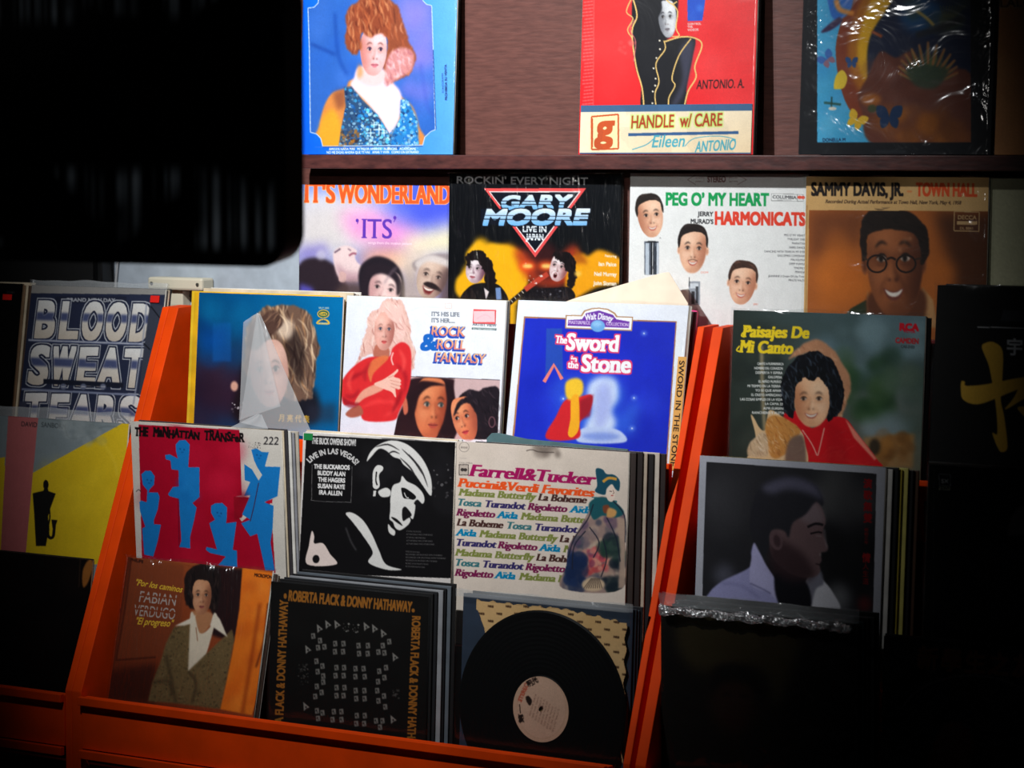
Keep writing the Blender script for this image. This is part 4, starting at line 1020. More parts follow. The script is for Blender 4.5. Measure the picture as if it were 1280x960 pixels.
def art_buck(A):
    A.view(360, 520, 4.571)
    A.fill((206, 200, 196))
    blk = [(100,106),(958,154),(936,912),(70,830),(90,400)]
    A.poly([(104,112),(958,154),(930,930),(60,900)], (16,15,17)); 
    A.line([(150,96),(950,140)], 8, (232,228,226), 0, 1, False); A.line([(100,90),(958,132)], 5, (40,38,40), 0, 1, False)
    A.blobs(400, 120, 950, 500, [(30,29,32),(24,23,26)], 30, 60, 16, .5, 2); A.dots(830, 280, 940, 480, [(140,138,138),(80,78,80)], 16, 7, .6)
    W = (214, 212, 208)
    # high contrast face in profile, looking down
    A.poly([(450,262),(470,210),(520,165),(600,142),(690,170),(770,250),(815,350),(822,440),(810,455),(770,400),(720,330),(660,280),(640,250),(600,235),(560,200),(520,190),(480,230)], W, .8, 1, True)
    for p in ([(500,180),(570,165),(640,200)],[(560,230),(600,205),(640,220)],[(650,190),(720,260),(770,340)],[(690,220),(760,310),(800,410)],[(640,240),(700,300),(740,370)]): A.line(p, 9, (30,28,30), 1, .9, True, True)
    A.poly([(484,390),(486,320),(510,284),(540,290),(542,310),(520,340),(524,400),(506,420),(488,412)], W, .6, 1, True); A.line([(506,320),(502,370),(510,398)], 8, (24,22,24), .6)
    A.poly([(488,430),(504,428),(500,460),(486,462)], W, .6)
    A.poly([(586,460),(600,400),(640,380),(652,345),(680,375),(730,400),(768,440),(780,480),(768,504),(740,480),(720,500),(728,520),(714,590),(690,570),(700,600),(680,630),(640,655),(612,640),(600,610),(580,590),(584,540)], W, .8, 1, True)
    A.poly([(518,430),(560,412),(586,430),(580,460),(540,466),(520,450)], W, 2, 1, True)
    A.poly([(650,412),(680,420),(730,460),(720,480),(690,476),(660,470),(648,430)], (18,17,18), .6, 1, True); A.line([(664,440),(676,466),(690,470)], 5, W, .5)
    A.poly([(652,540),(668,520),(690,540),(706,570),(680,590),(656,600)], (22,20,22), 1, 1, True); A.line([(590,580),(620,600),(655,630)], 16, (18,17,18), 1, 1, True, True); A.poly([(572,620),(590,640),(612,660),(608,684),(590,680),(574,660)], W, .8, 1, True)
    # strap and arm
    A.poly([(330,560),(370,556),(430,600),(480,680),(520,770),(560,850),(650,880),(560,880),(460,840),(484,780),(430,690),(370,610)], W, .8, 1, True)
    A.poly([(136,660),(150,690),(150,730),(200,730),(240,790),(276,850),(110,850),(120,740)], (224,206,198), 1, 1, True); A.ell(160,820,20,24,(20,18,20),1); A.line([(330,640),(360,720),(390,770)], 8, (90,88,90), 4, .6)
    g = (196, 194, 192)
    A.text('THE BUCK OWENS SHOW!', (134,160), (388,172), 34, g, .035)
    A.text('LIVE IN LAS VEGAS!', (124,272), (386,284), 30, g, .04, arc=.85)
    for i, (t, a, b) in enumerate((('THE BUCKAROOS',148,352),('BUDDY ALAN',168,328),('THE HAGERS',172,326),('SUSAN RAYE',170,324),('IRA ALLEN',176,310))):
        A.text(t, (a, 302+i*37), (b, 309+i*37), 24, (222,220,218), .05)
    A.line([(138,280),(136,460),(150,486),(340,494),(360,478),(366,290)], 3, (90,88,88), 0, 1)
    for i in range(5): A.text('ACT NATURALLY AND OTHER SONGS', (676,664+i*18), (676+(84,150,110,150,160)[i],668+i*18), 8, (150,148,146), .02, alpha=.8)
    for i in range(6): A.text('RECORDED LIVE ON STAGE WITH THE BAND', (672,780+i*17), (672+(80,210,230,180,130,110)[i],786+i*17), 8, (150,148,146), .02, alpha=.8)

def art_far(A):
    A.view(550, 530, 4.173)
    A.fill((214, 200, 186))
    A.blobs(60, 90, 980, 1000, [(222,210,198),(200,186,172),(216,202,190)], 60, 60, 25, .3)
    A.blobs(490, 110, 620, 160, [(130,116,104),(100,88,80)], 14, 22, 10, .6, 5)
    A.line([(450,142),(480,136),(520,148),(596,150)], 5, (70,60,56), 1, .8)
    a = np.linspace(0, 2*math.pi, 30, endpoint=False)
    A.ell(126, 122, 27, 27, (150,138,130)); A.ell(126, 122, 24, 24, (214,200,186)); A.text('360 SOUND', (108,128), (144,130), 9, (140,128,120), .02)
    A.rect(98, 212, 150, 270, (70,62,60)); A.rect(102, 216, 146, 266, (190,176,164)); A.ell(117,240,10,9,(60,54,52)); A.ell(132,241,10,9,(60,54,52)); A.text('COLUMBIA', (100,208), (170,210), 8, (120,110,104), .02); A.line([(104,180),(140,182)], 5, (190,178,168), 1, .8, False)
    C = dict(M=(122,130,64), L=(72,44,40), T=(56,112,118), U=(52,44,96), R=(116,30,74), A=(0,124,168))
    A.text('Farrell&Tucker', (150,272), (800,320), 60, (160,20,88), .012, .24, .05, .085)
    A.text('Puccini&Verdi Favorites', (92,328), (800,382), 44, (232,84,32), .012, .24, .05, .085)
    L = 'Madama Butterfly'; N = dict(M='Madama Butterfly', L='La Boheme', T='Tosca', U='Turandot', R='Rigoletto', A='Aïda')
    rows = [[('M',96,494),('L',510,762),('T',784,920)],[('T',88,212),('U',230,440),('R',456,660),('A',678,790)],[('R',84,284),('A',298,402),('M',420,830)],[('L',86,326),('T',344,474),('U',490,712)],[('A',84,186),('M',204,606),('L',622,860)],[('U',80,288),('R',300,504),('A',518,624),('M',642,1040)],[('M',78,484),('L',500,750)],[('T',76,202),('U',218,430),('R',444,650)],[('R',76,274),('A',286,390),('M',412,810)]]
    for i, r in enumerate(rows):
        for k, x0, x1 in r:
            y = lambda x: 374 + i*52.5 + (x - 90)*.062
            A.text(N[k], (x0, y(x0)), (x1, y(x1)), 36, C[k], .012, .24, .05, .085)
    # woman in a patterned robe
    nav = (36, 48, 70)
    A.poly([(640,860),(660,740),(672,640),(720,560),(770,470),(800,410),(840,380),(900,400),(962,470),(966,600),(950,860)], (148,124,116), 2, 1, True)
    A.clip([(640,860),(660,740),(672,640),(720,560),(770,470),(800,410),(840,380),(900,400),(962,470),(966,600),(950,860)], True, 1)
    A.blobs(660, 440, 960, 860, [(60,66,84),(170,140,124),(110,96,104),(190,170,150),(90,70,96)], 90, 30, 5, .8, 2)
    A.blobs(740, 650, 880, 780, [(180,70,70),(200,90,96),(120,50,80),(210,140,120)], 40, 20, 3, .9, 3)
    A.blobs(660, 700, 760, 850, [(24,40,74),(34,52,90)], 20, 34, 4, .9, 4); A.blobs(850, 600, 940, 860, [(34,60,52),(50,70,64),(24,34,44)], 24, 34, 5, .85, 5)
    A.ell(800,840,60,36,(196,170,140),4); 
    for k in range(9): A.line([(750+k*12,860),(790+k*5,806)], 4, (60,50,46), 1, .8, False)
    A.poly([(920,480),(966,500),(966,860),(930,860),(940,660)], (176,150,132), 5, .9)
    A.clip()
    A.poly([(776,420),(830,384),(900,400),(960,460),(920,490),(850,480),(800,500)], (30,84,92), 2, 1, True); A.poly([(850,430),(880,426),(884,460),(856,466)], (120,64,44), 2, 1, True); A.poly([(880,440),(920,455),(910,486),(870,486)], (200,150,90), 3, 1, True)
    for p in ([(800,420),(770,500),(700,600),(668,700)],[(780,540),(830,620),(800,700)],[(870,490),(920,600),(940,720)],[(900,400),(962,480),(966,620)],[(760,560),(700,640),(690,760)],[(850,600),(870,700),(840,800)]): A.line(p, 6, (30,34,48), 1, .9)
    A.poly([(866,340),(890,320),(912,330),(912,380),(896,408),(872,392)], (226,206,190), 1, 1, True)
    A.poly([(812,250),(820,232),(850,240),(868,262),(910,268),(938,300),(934,350),(914,340),(896,316),(870,340),(862,370),(830,366),(808,350),(820,320)], (26,74,92), 1.5, 1, True)
    A.line([(850,304),(880,284),(922,290)], 14, (206,150,60), 1.5); A.line([(884,352),(896,354)], 4, (50,40,44), .5, 1, False); A.line([(892,374),(904,376)], 5, (180,60,60), .5, 1, False); A.line([(902,346),(908,362),(900,366)], 3, (120,90,80), .5, 1)

def art_gray(A):
    A.view(840, 550, 3.839)
    A.fill((178, 180, 190))
    ins = [(166,106),(982,164),(962,960),(140,960),(152,500)]
    A.poly(ins, (40,40,44)); A.clip(ins, False, .5)
    A.blobs(700, 160, 960, 420, [(84,84,84),(64,64,66)], 12, 70, 40, .5, 2); A.blobs(170, 130, 420, 420, [(70,70,74),(54,54,58)], 10, 80, 40, .5, 3)
    A.blobs(720, 420, 960, 680, [(22,22,24)], 10, 80, 30, .7, 4); A.ell(800,760,60,70,(120,122,126),30,.8); A.ell(925,790,34,40,(110,36,40),16,.7); A.ell(250,650,50,50,(110,112,130),26,.6)
    A.poly([(450,600),(520,720),(640,760),(700,700),(680,620)], (34,30,34), 8, 1, True)
    A.poly([(168,800),(176,740),(240,680),(376,610),(380,540),(400,500),(440,590),(500,680),(524,800)], (160,160,206), 3, 1, True)
    A.poly([(376,690),(386,540),(400,496),(440,580),(500,690),(520,790),(470,740)], (186,184,226), 3, 1, True); A.line([(376,690),(440,720),(475,740)], 6, (90,90,130), 3, .8); A.line([(240,690),(330,700),(420,760)], 10, (120,120,165), 8, .6)
    A.poly([(640,690),(700,620),(714,660),(770,730),(804,820),(660,820)], (206,206,214), 3, 1, True); A.poly([(640,690),(706,625),(728,690),(690,720),(660,810)], (110,110,124), 5, .9, True)
    A.poly([(520,800),(500,640),(640,680),(660,820)], (20,20,26), 4, 1, True)
    # head in profile to the right, hair close-cropped
    A.poly([(560,280),(640,230),(700,300),(724,340),(738,390),(730,420),(726,450),(748,520),(738,538),(714,545),(718,580),(708,600),(712,630),(690,656),(640,662),(560,640),(480,560),(470,440),(520,350)], (104,82,84), 3, 1, True)
    A.poly([(560,500),(640,560),(680,660),(560,680),(470,600),(480,480)], (52,36,40), 18, .85, True); A.poly([(600,330),(690,300),(730,390),(640,400)], (126,112,118), 14, .7, True)
    A.poly([(372,420),(390,300),(440,210),(520,180),(610,180),(690,220),(724,280),(722,320),(690,300),(640,360),(580,400),(560,470),(540,440),(500,430),(470,450),(462,520),(440,560),(400,500)], (38,38,44), 5, 1, True)
    A.poly([(430,230),(520,186),(610,184),(690,224),(722,290),(660,260),(560,240),(480,260)], (120,118,146), 14, .55, True)
    A.ell(500,484,30,48,(96,74,78),3,1,-14); A.ell(504,486,16,30,(56,40,44),4,.8,-14)
    A.line([(650,420),(690,404),(726,410)], 12, (28,24,28), 2); A.line([(664,452),(700,444),(720,448)], 8, (20,16,20), 1.5); A.line([(690,462),(716,464)], 4, (150,140,144), 1.5, .7, False)
    A.line([(690,596),(714,602)], 5, (40,26,30), 1.5, 1, False); A.ell(712,552,5,8,(150,140,140),3,.6); A.line([(730,430),(738,490),(746,520)], 8, (150,136,140), 4, .6)
    A.clip()
    RD = (140, 24, 28)
    for i, ch in enumerate('演歌無雙'): A.text(ch, (918, 228+i*55), (960, 230+i*55), 40, RD, .03, font_h=.85)
    for i, ch in enumerate('昭和三年'): A.text(ch, (922, 440+i*20), (942, 441+i*20), 16, (116,22,26), .02, font_h=.85)
    A.text('情', (912,584), (952,586), 40, RD, .03, font_h=.85)
    for i, ch in enumerate('人生道'): A.text(ch, (914, 620+i*36), (944, 621+i*36), 28, (120,22,26), .02, font_h=.85)

def art_sony(A):
    A.view(1100, 330, 2.594)
    A.fill((16, 16, 18))
    A.line([(175,664),(172,1400)], 2, (60,60,62), 0, 1, False)
    A.frame([(192,682),(228,684),(228,720),(192,718)], 1.6, (170,170,172)); A.text('SX', (198,711), (222,712), 12, (190,190,190), .05); A.poly([(192,722),(228,723),(228,736),(191,734)], (150,150,130)); A.text('SONY', (195,732), (225,733), 8, (30,30,30), .05)
    A.poly([(412,880),(420,830),(450,790),(490,770),(560,770),(560,920),(430,890)], (206,186,180), 5, 1, True); A.poly([(340,960),(420,900),(560,910),(560,1000)], (60,58,62), 8, .8, True)
    A.poly([(405,890),(480,880),(560,895),(560,930),(420,915)], (14,13,15), 3, 1, True)

def art_por(A):
    A.view(90, 680, 4)
    A.grad((150,70,36), (170,84,44), (96,34,22), (150,60,28))
    A.poly([(280,60),(300,60),(180,780),(150,760)], (92,36,22), 6, .9); A.poly([(300,70),(560,110),(540,560),(220,590)], (130,62,36), 6, .7); A.line([(296,80),(262,340),(220,585)], 9, (80,34,22), 3, .9); A.line([(220,585),(420,570)], 9, (80,34,22), 3, .9)
    A.poly([(690,110),(860,130),(820,500),(700,460)], (40,22,24), 6, 1); A.poly([(180,640),(420,600),(420,800),(150,790)], (60,26,20), 16, .8)
    A.poly([(852,125),(1020,150),(990,480),(900,860),(740,830),(800,560),(838,330)], (242,124,32), 3, 1)
    A.clip([(852,125),(1020,150),(990,480),(900,860),(740,830),(800,560),(838,330)], False, 1)
    A.blobs(760, 150, 1010, 850, [(226,96,22),(255,160,60),(190,74,20)], 40, 40, 16, .5, 3); A.line([(940,300),(900,560),(850,860)], 18, (160,60,16), 8, .7); A.line([(980,300),(960,480),(920,620)], 10, (90,34,14), 4, .7)
    A.clip()
    # man in a tweed jacket with an open white collar
    A.hair([(562,230),(575,150),(630,110),(690,112),(735,150),(740,260),(715,360),(690,330),(600,330),(572,300)], (34,24,24), [(60,44,40),(16,10,12)], 80, 50, 60, 7, True, 4, .8)
    A.poly([(600,340),(610,400),(640,460),(690,410),(700,350)], (190,130,90), 4, 1, True)
    A.face((648,268), 50, 86, 2, (214,152,112), (130,76,54), (238,184,146), (150,76,70), (50,34,28), (40,28,24), .12, -1, 'closed', False)
    A.hair([(562,260),(575,150),(630,112),(700,118),(735,170),(730,300),(704,330),(700,230),(670,185),(620,190),(600,240),(596,320),(575,300)], (34,24,24), [(70,52,46),(14,10,12)], 80, 40, 60, 6, True, 3, .8, 4)
    A.poly([(590,370),(612,360),(640,450),(690,420),(706,360),(720,380),(640,640),(575,640)], (236,220,196), 3, 1, True)
    JK = (118, 96, 62)
    A.poly([(510,420),(590,400),(580,640),(800,430),(812,480),(770,700),(740,830),(520,800),(380,790),(400,700),(440,600),(470,500)], JK, 4, 1)
    A.clip([(510,420),(590,400),(580,640),(800,430),(812,480),(770,700),(740,830),(520,800),(380,790),(400,700),(440,600),(470,500)], False, 1)
    A.dots(380, 400, 820, 830, [(90,72,46),(140,116,78),(70,56,38)], 900, 5, .5, 4); A.line([(470,560),(500,700),(520,800)], 14, (64,50,34), 8, .7); A.line([(580,640),(620,700),(600,800)], 12, (60,46,32), 6, .7); A.line([(400,700),(480,690),(500,760)], 12, (66,52,36), 6, .7)
    A.clip()
    A.poly([(512,414),(600,372),(620,358),(604,400),(560,412)], (240,226,204), 2, 1); A.poly([(690,410),(712,345),(740,380),(778,470),(720,430)], (240,226,204), 2, 1); A.line([(620,420),(628,490)], 4, (150,90,60), 1, .8, False)
    Y = (250, 206, 60)
    A.text('"Por los caminos', (310,208), (548,246), 30, Y, .012, .3); A.text('"El progreso"', (312,404), (500,418), 34, Y, .012, .3)
    for w_, y, x0, x1 in (('FABIAN',292,330,520),('VERDUGO',360,306,514)):
        A.text(w_, (x0,y), (x1,y+22), 54, (196,190,186), .0, .05, stripes=[(.44,.56)], alpha=.9)
    A.text('PHILIPS', (290,88), (355,100), 14, (50,22,18), .05); A.text('MICROFON', (910,166), (1000,178), 16, (60,26,14), .05)

def art_rob(A):
    A.view(310, 700, 4)
    A.fill((15, 13, 12))
    A.blobs(130, 110, 900, 1000, [(20,18,17),(11,10,10)], 30, 70, 25, .5)
    G = (158, 98, 34)
    A.text('ROBERTA FLACK & DONNY HATHAWAY', (200,204), (816,262), 50, G, .035)
    A.text('ROBERTA FLACK & DONNY HATHAWAY', (822,280), (792,1010), 40, G, .035)
    A.text('ROBERTA FLACK & DONNY HATHAWAY', (168,970), (200,204), 40, G, .035)
    A.ell(186,182,8,14,G); A.ell(826,254,8,10,G)
    c = (146, 142, 136); r = random.Random(4)
    def bug(x, y, w=16):
        A.poly([(x-w,y-w*1.5),(x+w*.4,y-w*.3),(x+w,y+w*.2),(x,y+w*.6),(x-w*.8,y+w*1.4)], c, 1, .9); A.ell(x-2, y+2, 4, 5, (20,18,18), 1)
    def tile(x, y):
        A.poly([(x-11,y-13),(x+9,y-15),(x+12,y+12),(x-9,y+15)], c, 1.5, .8); A.ell(x-3, y-2, 4, 5, (20,18,18), 1, .9); A.line([(x-2,y+7),(x+6,y+6)], 3, (20,18,18), 1, .8, False)
    for x, y in ((402,325),(448,325),(594,335),(636,345),(360,345),(680,370),(302,450),(738,488),(292,735),(728,800)): bug(x, y)
    for x, y in ((492,340),(540,345)): A.dots(x-18, y-20, x+18, y+20, [c], 14, 4, .7)
    for cx, cy in ((458,440),(576,450),(460,560),(560,565),(460,660),(560,675),(446,780),(564,800)):
        for dx in (-20, 20):
            for dy in (-20, 20): tile(cx+dx+r.uniform(-4,4), cy+dy)
    for x, y in ((360,405),(350,440),(382,436),(674,430),(652,462),(682,466),(342,508),(372,532),(348,560),(376,582),(376,612),(344,634),(368,664),(336,684),(690,540),(656,558),(682,590),(650,610),(646,655),(680,682),(652,706),(686,736),(345,756),(372,766),(350,794),(640,806),(672,806),(660,838),(326,382),(706,410)): tile(x, y)
    A.dots(250, 520, 300, 630, [(90,88,84)], 40, 4, .6, 6); A.dots(725, 650, 755, 700, [(90,88,84)], 20, 4, .6, 7)

def art_wrap(A):
    A.view(780, 720, 2.56)
    A.fill((20, 17, 14))
    A.poly([(190,120),(540,160),(540,300),(480,430),(440,300),(215,300)], (66,56,32), 20, .7, True)
    A.blobs(290, 180, 480, 236, [(50,36,22)], 10, 16, 8, .6)
    A.ell(350, 400, 78, 110, (46,26,20), 26, .9); A.poly([(270,380),(290,300),(360,285),(430,320),(440,420),(400,350),(320,340)], (12,9,9), 12, .9, True)
    A.ell(330, 380, 16, 8, (26,14,12), 6, .8); A.ell(384, 384, 16, 8, (26,14,12), 6, .8); A.ell(356, 470, 24, 8, (40,16,14), 6, .8)

def art_shin(A):
    A.view(780, 720, 2.56)
    A.fill((16, 14, 14))
    for i, ch in enumerate('新學生之友'): A.text(ch, (936+i*76, 292+i*6), (1004+i*76, 297+i*6), 66, (235,130,70), .04, font_h=.85)
    a = np.linspace(R(200), R(340), 30)
    A.line([(1110+230*math.cos(t), 470+150*math.sin(t)) for t in a], 6, (200,196,196), 1, .9)
    A.poly([(980,560),(1020,480),(1060,465),(1110,500),(1130,620),(980,620)], (190,100,60), 6, .9, True)
    A.poly([(1100,350),(1150,345),(1180,400),(1160,480),(1200,620),(1110,620),(1130,470),(1090,400)], (60,34,26), 8, .9, True)
    A.ell(975,440,34,40,(80,42,30),8,.8)

def art_vin_label(A):
    A.view(530, 720, 4)
    A.fill((206, 168, 142))
    A.ell(588, 658, 130, 154, (196,158,132), 2); A.ell(588,658,126,150,(208,170,146),2)
    A.text('STEREO', (482,632), (520,540), 20, (190,90,66), .06); A.text('明光', (516,556), (572,526), 30, (40,26,22), .04, font_h=.85); A.text('第一', (496,735), (484,640), 26, (40,26,22), .05, font_h=.85)
    A.poly([(505,606),(520,600),(538,622),(528,648),(510,630)], (40,26,22), 1, 1, True)
    for i in range(9):
        A.text('SIDE ONE TRACK TITLE'[:14+i%5], (530+i*15, 700+i*10), (562+i*15, 590+i*9), 8, (110,70,56), .02, alpha=.8)
    A.ell(588, 658, 9, 11, (60,36,30), 1)
def art_inner(A):
    A.view(530, 720, 4)
    A.fill((212, 172, 118))
    A.blobs(200, 100, 1100, 1000, [(196,156,100),(224,186,134)], 50, 60, 25, .4)
    for j in range(26):
        for i in range(9):
            A.text('NK8', (330+i*82+(j%2)*40, 190+j*34), (356+i*82+(j%2)*40, 193+j*34), 9, (70,46,30), .08)

# ------------------------------------------------------------------ the room
def structure(o): o['kind'] = 'structure'; return o
structure(box('wall_back', (-2.6, 0.0, 0), (2.9, 0.12, 2.7), WALLP))
structure(box('floor', (-2.6, -4.6, -0.1), (2.9, 0.12, 0), FLOORM))
structure(box('ceiling', (-2.6, -4.6, 2.7), (2.9, 0.12, 2.8), CEILM))

# ------------------------------------------------------------------ wall display: backing board with a narrow shelf
ds = thing('display_shelf', 'brown wooden backing board with one narrow ledge carrying album covers on the wall', 'shelf', (0.4, 0, 1.1))
def local(root, a, b):
    l = root.location
    return tuple(a[i]-l[i] for i in range(3)), tuple(b[i]-l[i] for i in range(3))
def pbox(name, root, a, b, m, bevel=0.0015):
    a, b = local(root, a, b); return box(name, a, b, m, root, bevel)
pbox('backing_board', ds, (-0.423, -0.02, 1.10), (1.70, -0.0004, 2.10), WOOD)
pbox('ledge', ds, (-0.39, -0.078, 1.4725), (1.70, -0.0205, 1.4951), WOODEDGE)
pbox('ledge', ds, (-0.42, -0.050, 1.117), (1.70, -0.0205, 1.1396), WOODEDGE)

# ------------------------------------------------------------------ the three orange browser racks
def side_panel(root, x0t, x0b, th):
    prof = [(-0.36, 0.0005), (-0.36, 0.60), (-0.10, 1.232), (-0.053, 1.234), (-0.053, 0.0005)]
    bm = bmesh.new()
    l = root.location
    def f(p, x):
        t = (p[1] - 0.6) / 0.632
        return (x0b + (x0t - x0b) * max(0, t) + x - l.x, p[0] - l.y, p[1] - l.z)
    add_prism(bm, prof, 0, th, f)
    return obj('side_panel', bm, ORANGE, root, 0.0012)
def rack(label, xl, xr, ylip=-0.185):
    """xl / xr: (x at the top, x low down, thickness) of the two side panels"""
    root = thing('record_rack', label, 'record rack', ((xl[1] + xr[1]) / 2, -0.18, 0), group='orange record racks')
    side_panel(root, *xl); side_panel(root, *xr)
    a = max(xl[0], xl[1]) + xl[2] + .0005; b = min(xr[0], xr[1]) - .0005
    pbox('back_panel', root, (a, -0.066, 0.0005), (b, -0.0535, 1.223), REDBD, .001)
    for zf, yf, yb, lip in ((0.952, ylip, -0.0665, 1.027), (0.729, -0.274, -0.0665, None), (0.497, -0.345, -0.0665, None)):
        pbox('bin_floor', root, (a, yf + .011, zf - 0.012), (b, yb, zf), REDBD, .001)
        if lip: pbox('bin_lip', root, (a, yf, zf - 0.012), (b, yf + 0.0105, lip), ORANGE, .001)
    fb = pbox('front_board', root, (a, -0.362, 0.505), (b, -0.3455, 0.592), ORANGE, .001)
    r = pbox('rail', root, (a, -0.372, 0.580), (b, -0.3625, 0.594), ORANGE, .001); 
    r2 = pbox('rail', root, (a, -0.372, 0.490), (b, -0.3625, 0.504), ORANGE, .001)
    pbox('kick_board', root, (a, -0.345, 0.0005), (b, -0.331, 0.484), REDBD, .001)
    return root
rack('orange wooden rack of records at the left edge of the picture', (-1.62, -1.62, .016), (-0.659, -0.6605, .0142), -0.155)
rack('orange wooden rack in the middle holding nine facing records in three rows', (-0.6443, -0.6458, .021), (0.4065, 0.4315, .0118))
rr = rack('orange wooden rack at the right holding the curly-haired singer album', (0.4332, 0.4521, .0182), (1.50, 1.50, .016))
pbox('riser_block', rr, (0.83, -0.185, 0.952), (1.16, -0.10, 0.9995), REDBD, .001)

# ------------------------------------------------------------------ albums
REC = {  # base centre (m), width, height, lean in degrees, frame the cover drawing was sketched in
    'man': ((-0.4361, -0.2453, 0.729), 0.3184, 0.3195, -3, [(163.0, 527.0), (351.0, 539.2), (173.5, 760.5), (360.3, 781.0)]),
    'buck': ((-0.1024, -0.2543, 0.729), 0.2991, 0.3165, 3.5, [(379.0, 541.0), (569.0, 553.3), (371.3, 783.6), (560.7, 804.4)]),
    'far': ((0.2075, -0.2489, 0.729), 0.3146, 0.318, 2.5, [(571.0, 552.0), (786.0, 565.9), (565.2, 804.0), (779.3, 827.5)]),
    'gray': ((0.6409, -0.2546, 0.729), 0.3052, 0.3203, 3.5, [(875.0, 570.0), (1107.0, 584.9), (865.6, 837.9), (1096.7, 863.3)]),
    'sony': ((1.0194, -0.2551, 0.729), 0.314, 0.3288, 3.5, [(1162.0, 581.0), (1425.3, 597.6), (1151.2, 869.4), (1413.5, 898.2)]),
    'san': ((-0.8202, -0.2326, 0.729), 0.314, 0.3085, 8.5, [(-8.6, 519.4), (161.0, 530.5), (-28.0, 736.6), (141.4, 755.1)]),
    'blue': ((-0.3999, -0.1543, 0.952), 0.3048, 0.3096, 4.5, [(249.0, 366.0), (429.0, 372.0), (239.6, 592.7), (419.1, 606.4)]),
    'rock': ((-0.0825, -0.16, 0.952), 0.3138, 0.313, 5.5, [(434.0, 370.0), (633.0, 376.6), (421.5, 607.2), (620.1, 622.4)]),
    'disney': ((0.2373, -0.1569, 0.952), 0.3127, 0.3144, 9.5, [(648.0, 377.0), (861.0, 384.0), (625.7, 622.5), (838.7, 638.7)]),
    'pais': ((0.645, -0.1462, 0.952), 0.3183, 0.3094, 3, [(917.0, 388.0), (1157.0, 396.0), (909.0, 642.9), (1148.1, 661.1)]),
    'kanji': ((0.982, -0.1619, 1.0), 0.314, 0.3083, 5, [(1172.0, 357.0), (1430.4, 364.0), (1159.1, 622.7), (1416.8, 640.7)]),
    'blood': ((-0.8209, -0.1374, 0.952), 0.3105, 0.3135, 10, [(40.0, 357.0), (207.0, 362.5), (16.8, 574.0), (183.7, 586.7)]),
    'blackA': ((-1.1544, -0.1294, 0.952), 0.314, 0.3138, 8.5, [(-128.7, 350.3), (29.0, 355.5), (-147.9, 560.7), (9.7, 572.7)]),
    'por': ((-0.4494, -0.3359, 0.497), 0.3085, 0.3284, 13, [(160.0, 697.0), (341.0, 714.7), (126.3, 940.1), (307.5, 966.4)]),
    'rob': ((-0.105, -0.3257, 0.497), 0.3092, 0.313, 2.5, [(339.0, 727.0), (536.0, 746.7), (334.0, 968.2), (530.3, 996.6)]),
    'vin': ((0.2561, -0.3237, 0.497), 0.3055, 0.3191, 3, [(574.0, 745.0), (786.0, 766.0), (566.8, 1001.5), (778.0, 1032.1)]),
    'wrap': ((0.6315, -0.3121, 0.497), 0.3223, 0.3362, -1, [(826.0, 757.0), (1072.0, 780.8), (827.4, 1036.7), (1071.6, 1072.0)]),
    'shin': ((0.9881, -0.3289, 0.497), 0.314, 0.323, 3, [(1105.0, 795.0), (1367.8, 820.9), (1095.6, 1079.4), (1357.2, 1117.4)]),
    'blackC': ((-0.8189, -0.329, 0.497), 0.314, 0.3159, 8, [(-54.2, 684.1), (116.0, 701.0), (-73.1, 909.8), (96.9, 934.4)]),
    'its': ((-0.2566, -0.038, 1.14), 0.3102, 0.3044, 1.5, [(375.0, 231.0), (563.0, 232.4), (372.7, 454.2), (560.0, 463.4)]),
    'gary': ((0.0645, -0.0435, 1.14), 0.3283, 0.3247, 1.5, [(562.0, 217.0), (776.0, 218.0), (558.8, 463.7), (771.8, 474.1)]),
    'peg': ((0.4009, -0.0385, 1.14), 0.315, 0.3261, 1.5, [(788.0, 217.0), (1010.0, 218.0), (783.7, 474.4), (1004.7, 485.2)]),
    'sam': ((0.7088, -0.0444, 1.14), 0.3001, 0.3225, 1.5, [(1008.0, 221.0), (1236.0, 222.2), (1002.7, 485.5), (1229.6, 496.6)]),
    'olive': ((1.0157, -0.0384, 1.14), 0.314, 0.3227, 1.5, [(1238.0, 222.0), (1495.5, 223.3), (1231.6, 496.3), (1487.7, 508.8)]),
    'woman': ((-0.237, -0.055, 1.4955), 0.315, 0.314, 3.0, [(379.8, -39.7), (572.7, -47.9), (373.7, 193.3), (566.0, 193.5)]),
    'red': ((0.3221, -0.06, 1.4955), 0.3139, 0.314, 3.0, [(730.3, -54.9), (949.1, -64.2), (723.0, 193.6), (941.0, 193.7)]),
    'paint': ((0.7146, -0.06, 1.4955), 0.3142, 0.314, 3.0, [(1006.3, -66.6), (1247.2, -76.8), (998.0, 193.7), (1238.0, 193.9)]),
    'lal': ((1.035, -0.06, 1.4955), 0.314, 0.314, 3.0, [(1252.3, -77.0), (1513.4, -88.1), (1243.0, 193.9), (1503.1, 194.0)]),
}

def art_of(key, fn, nodes=300):
    (p, W, H, lean, quad) = REC[key]
    a = Art(quad, W, H, nodes); fn(a); return a

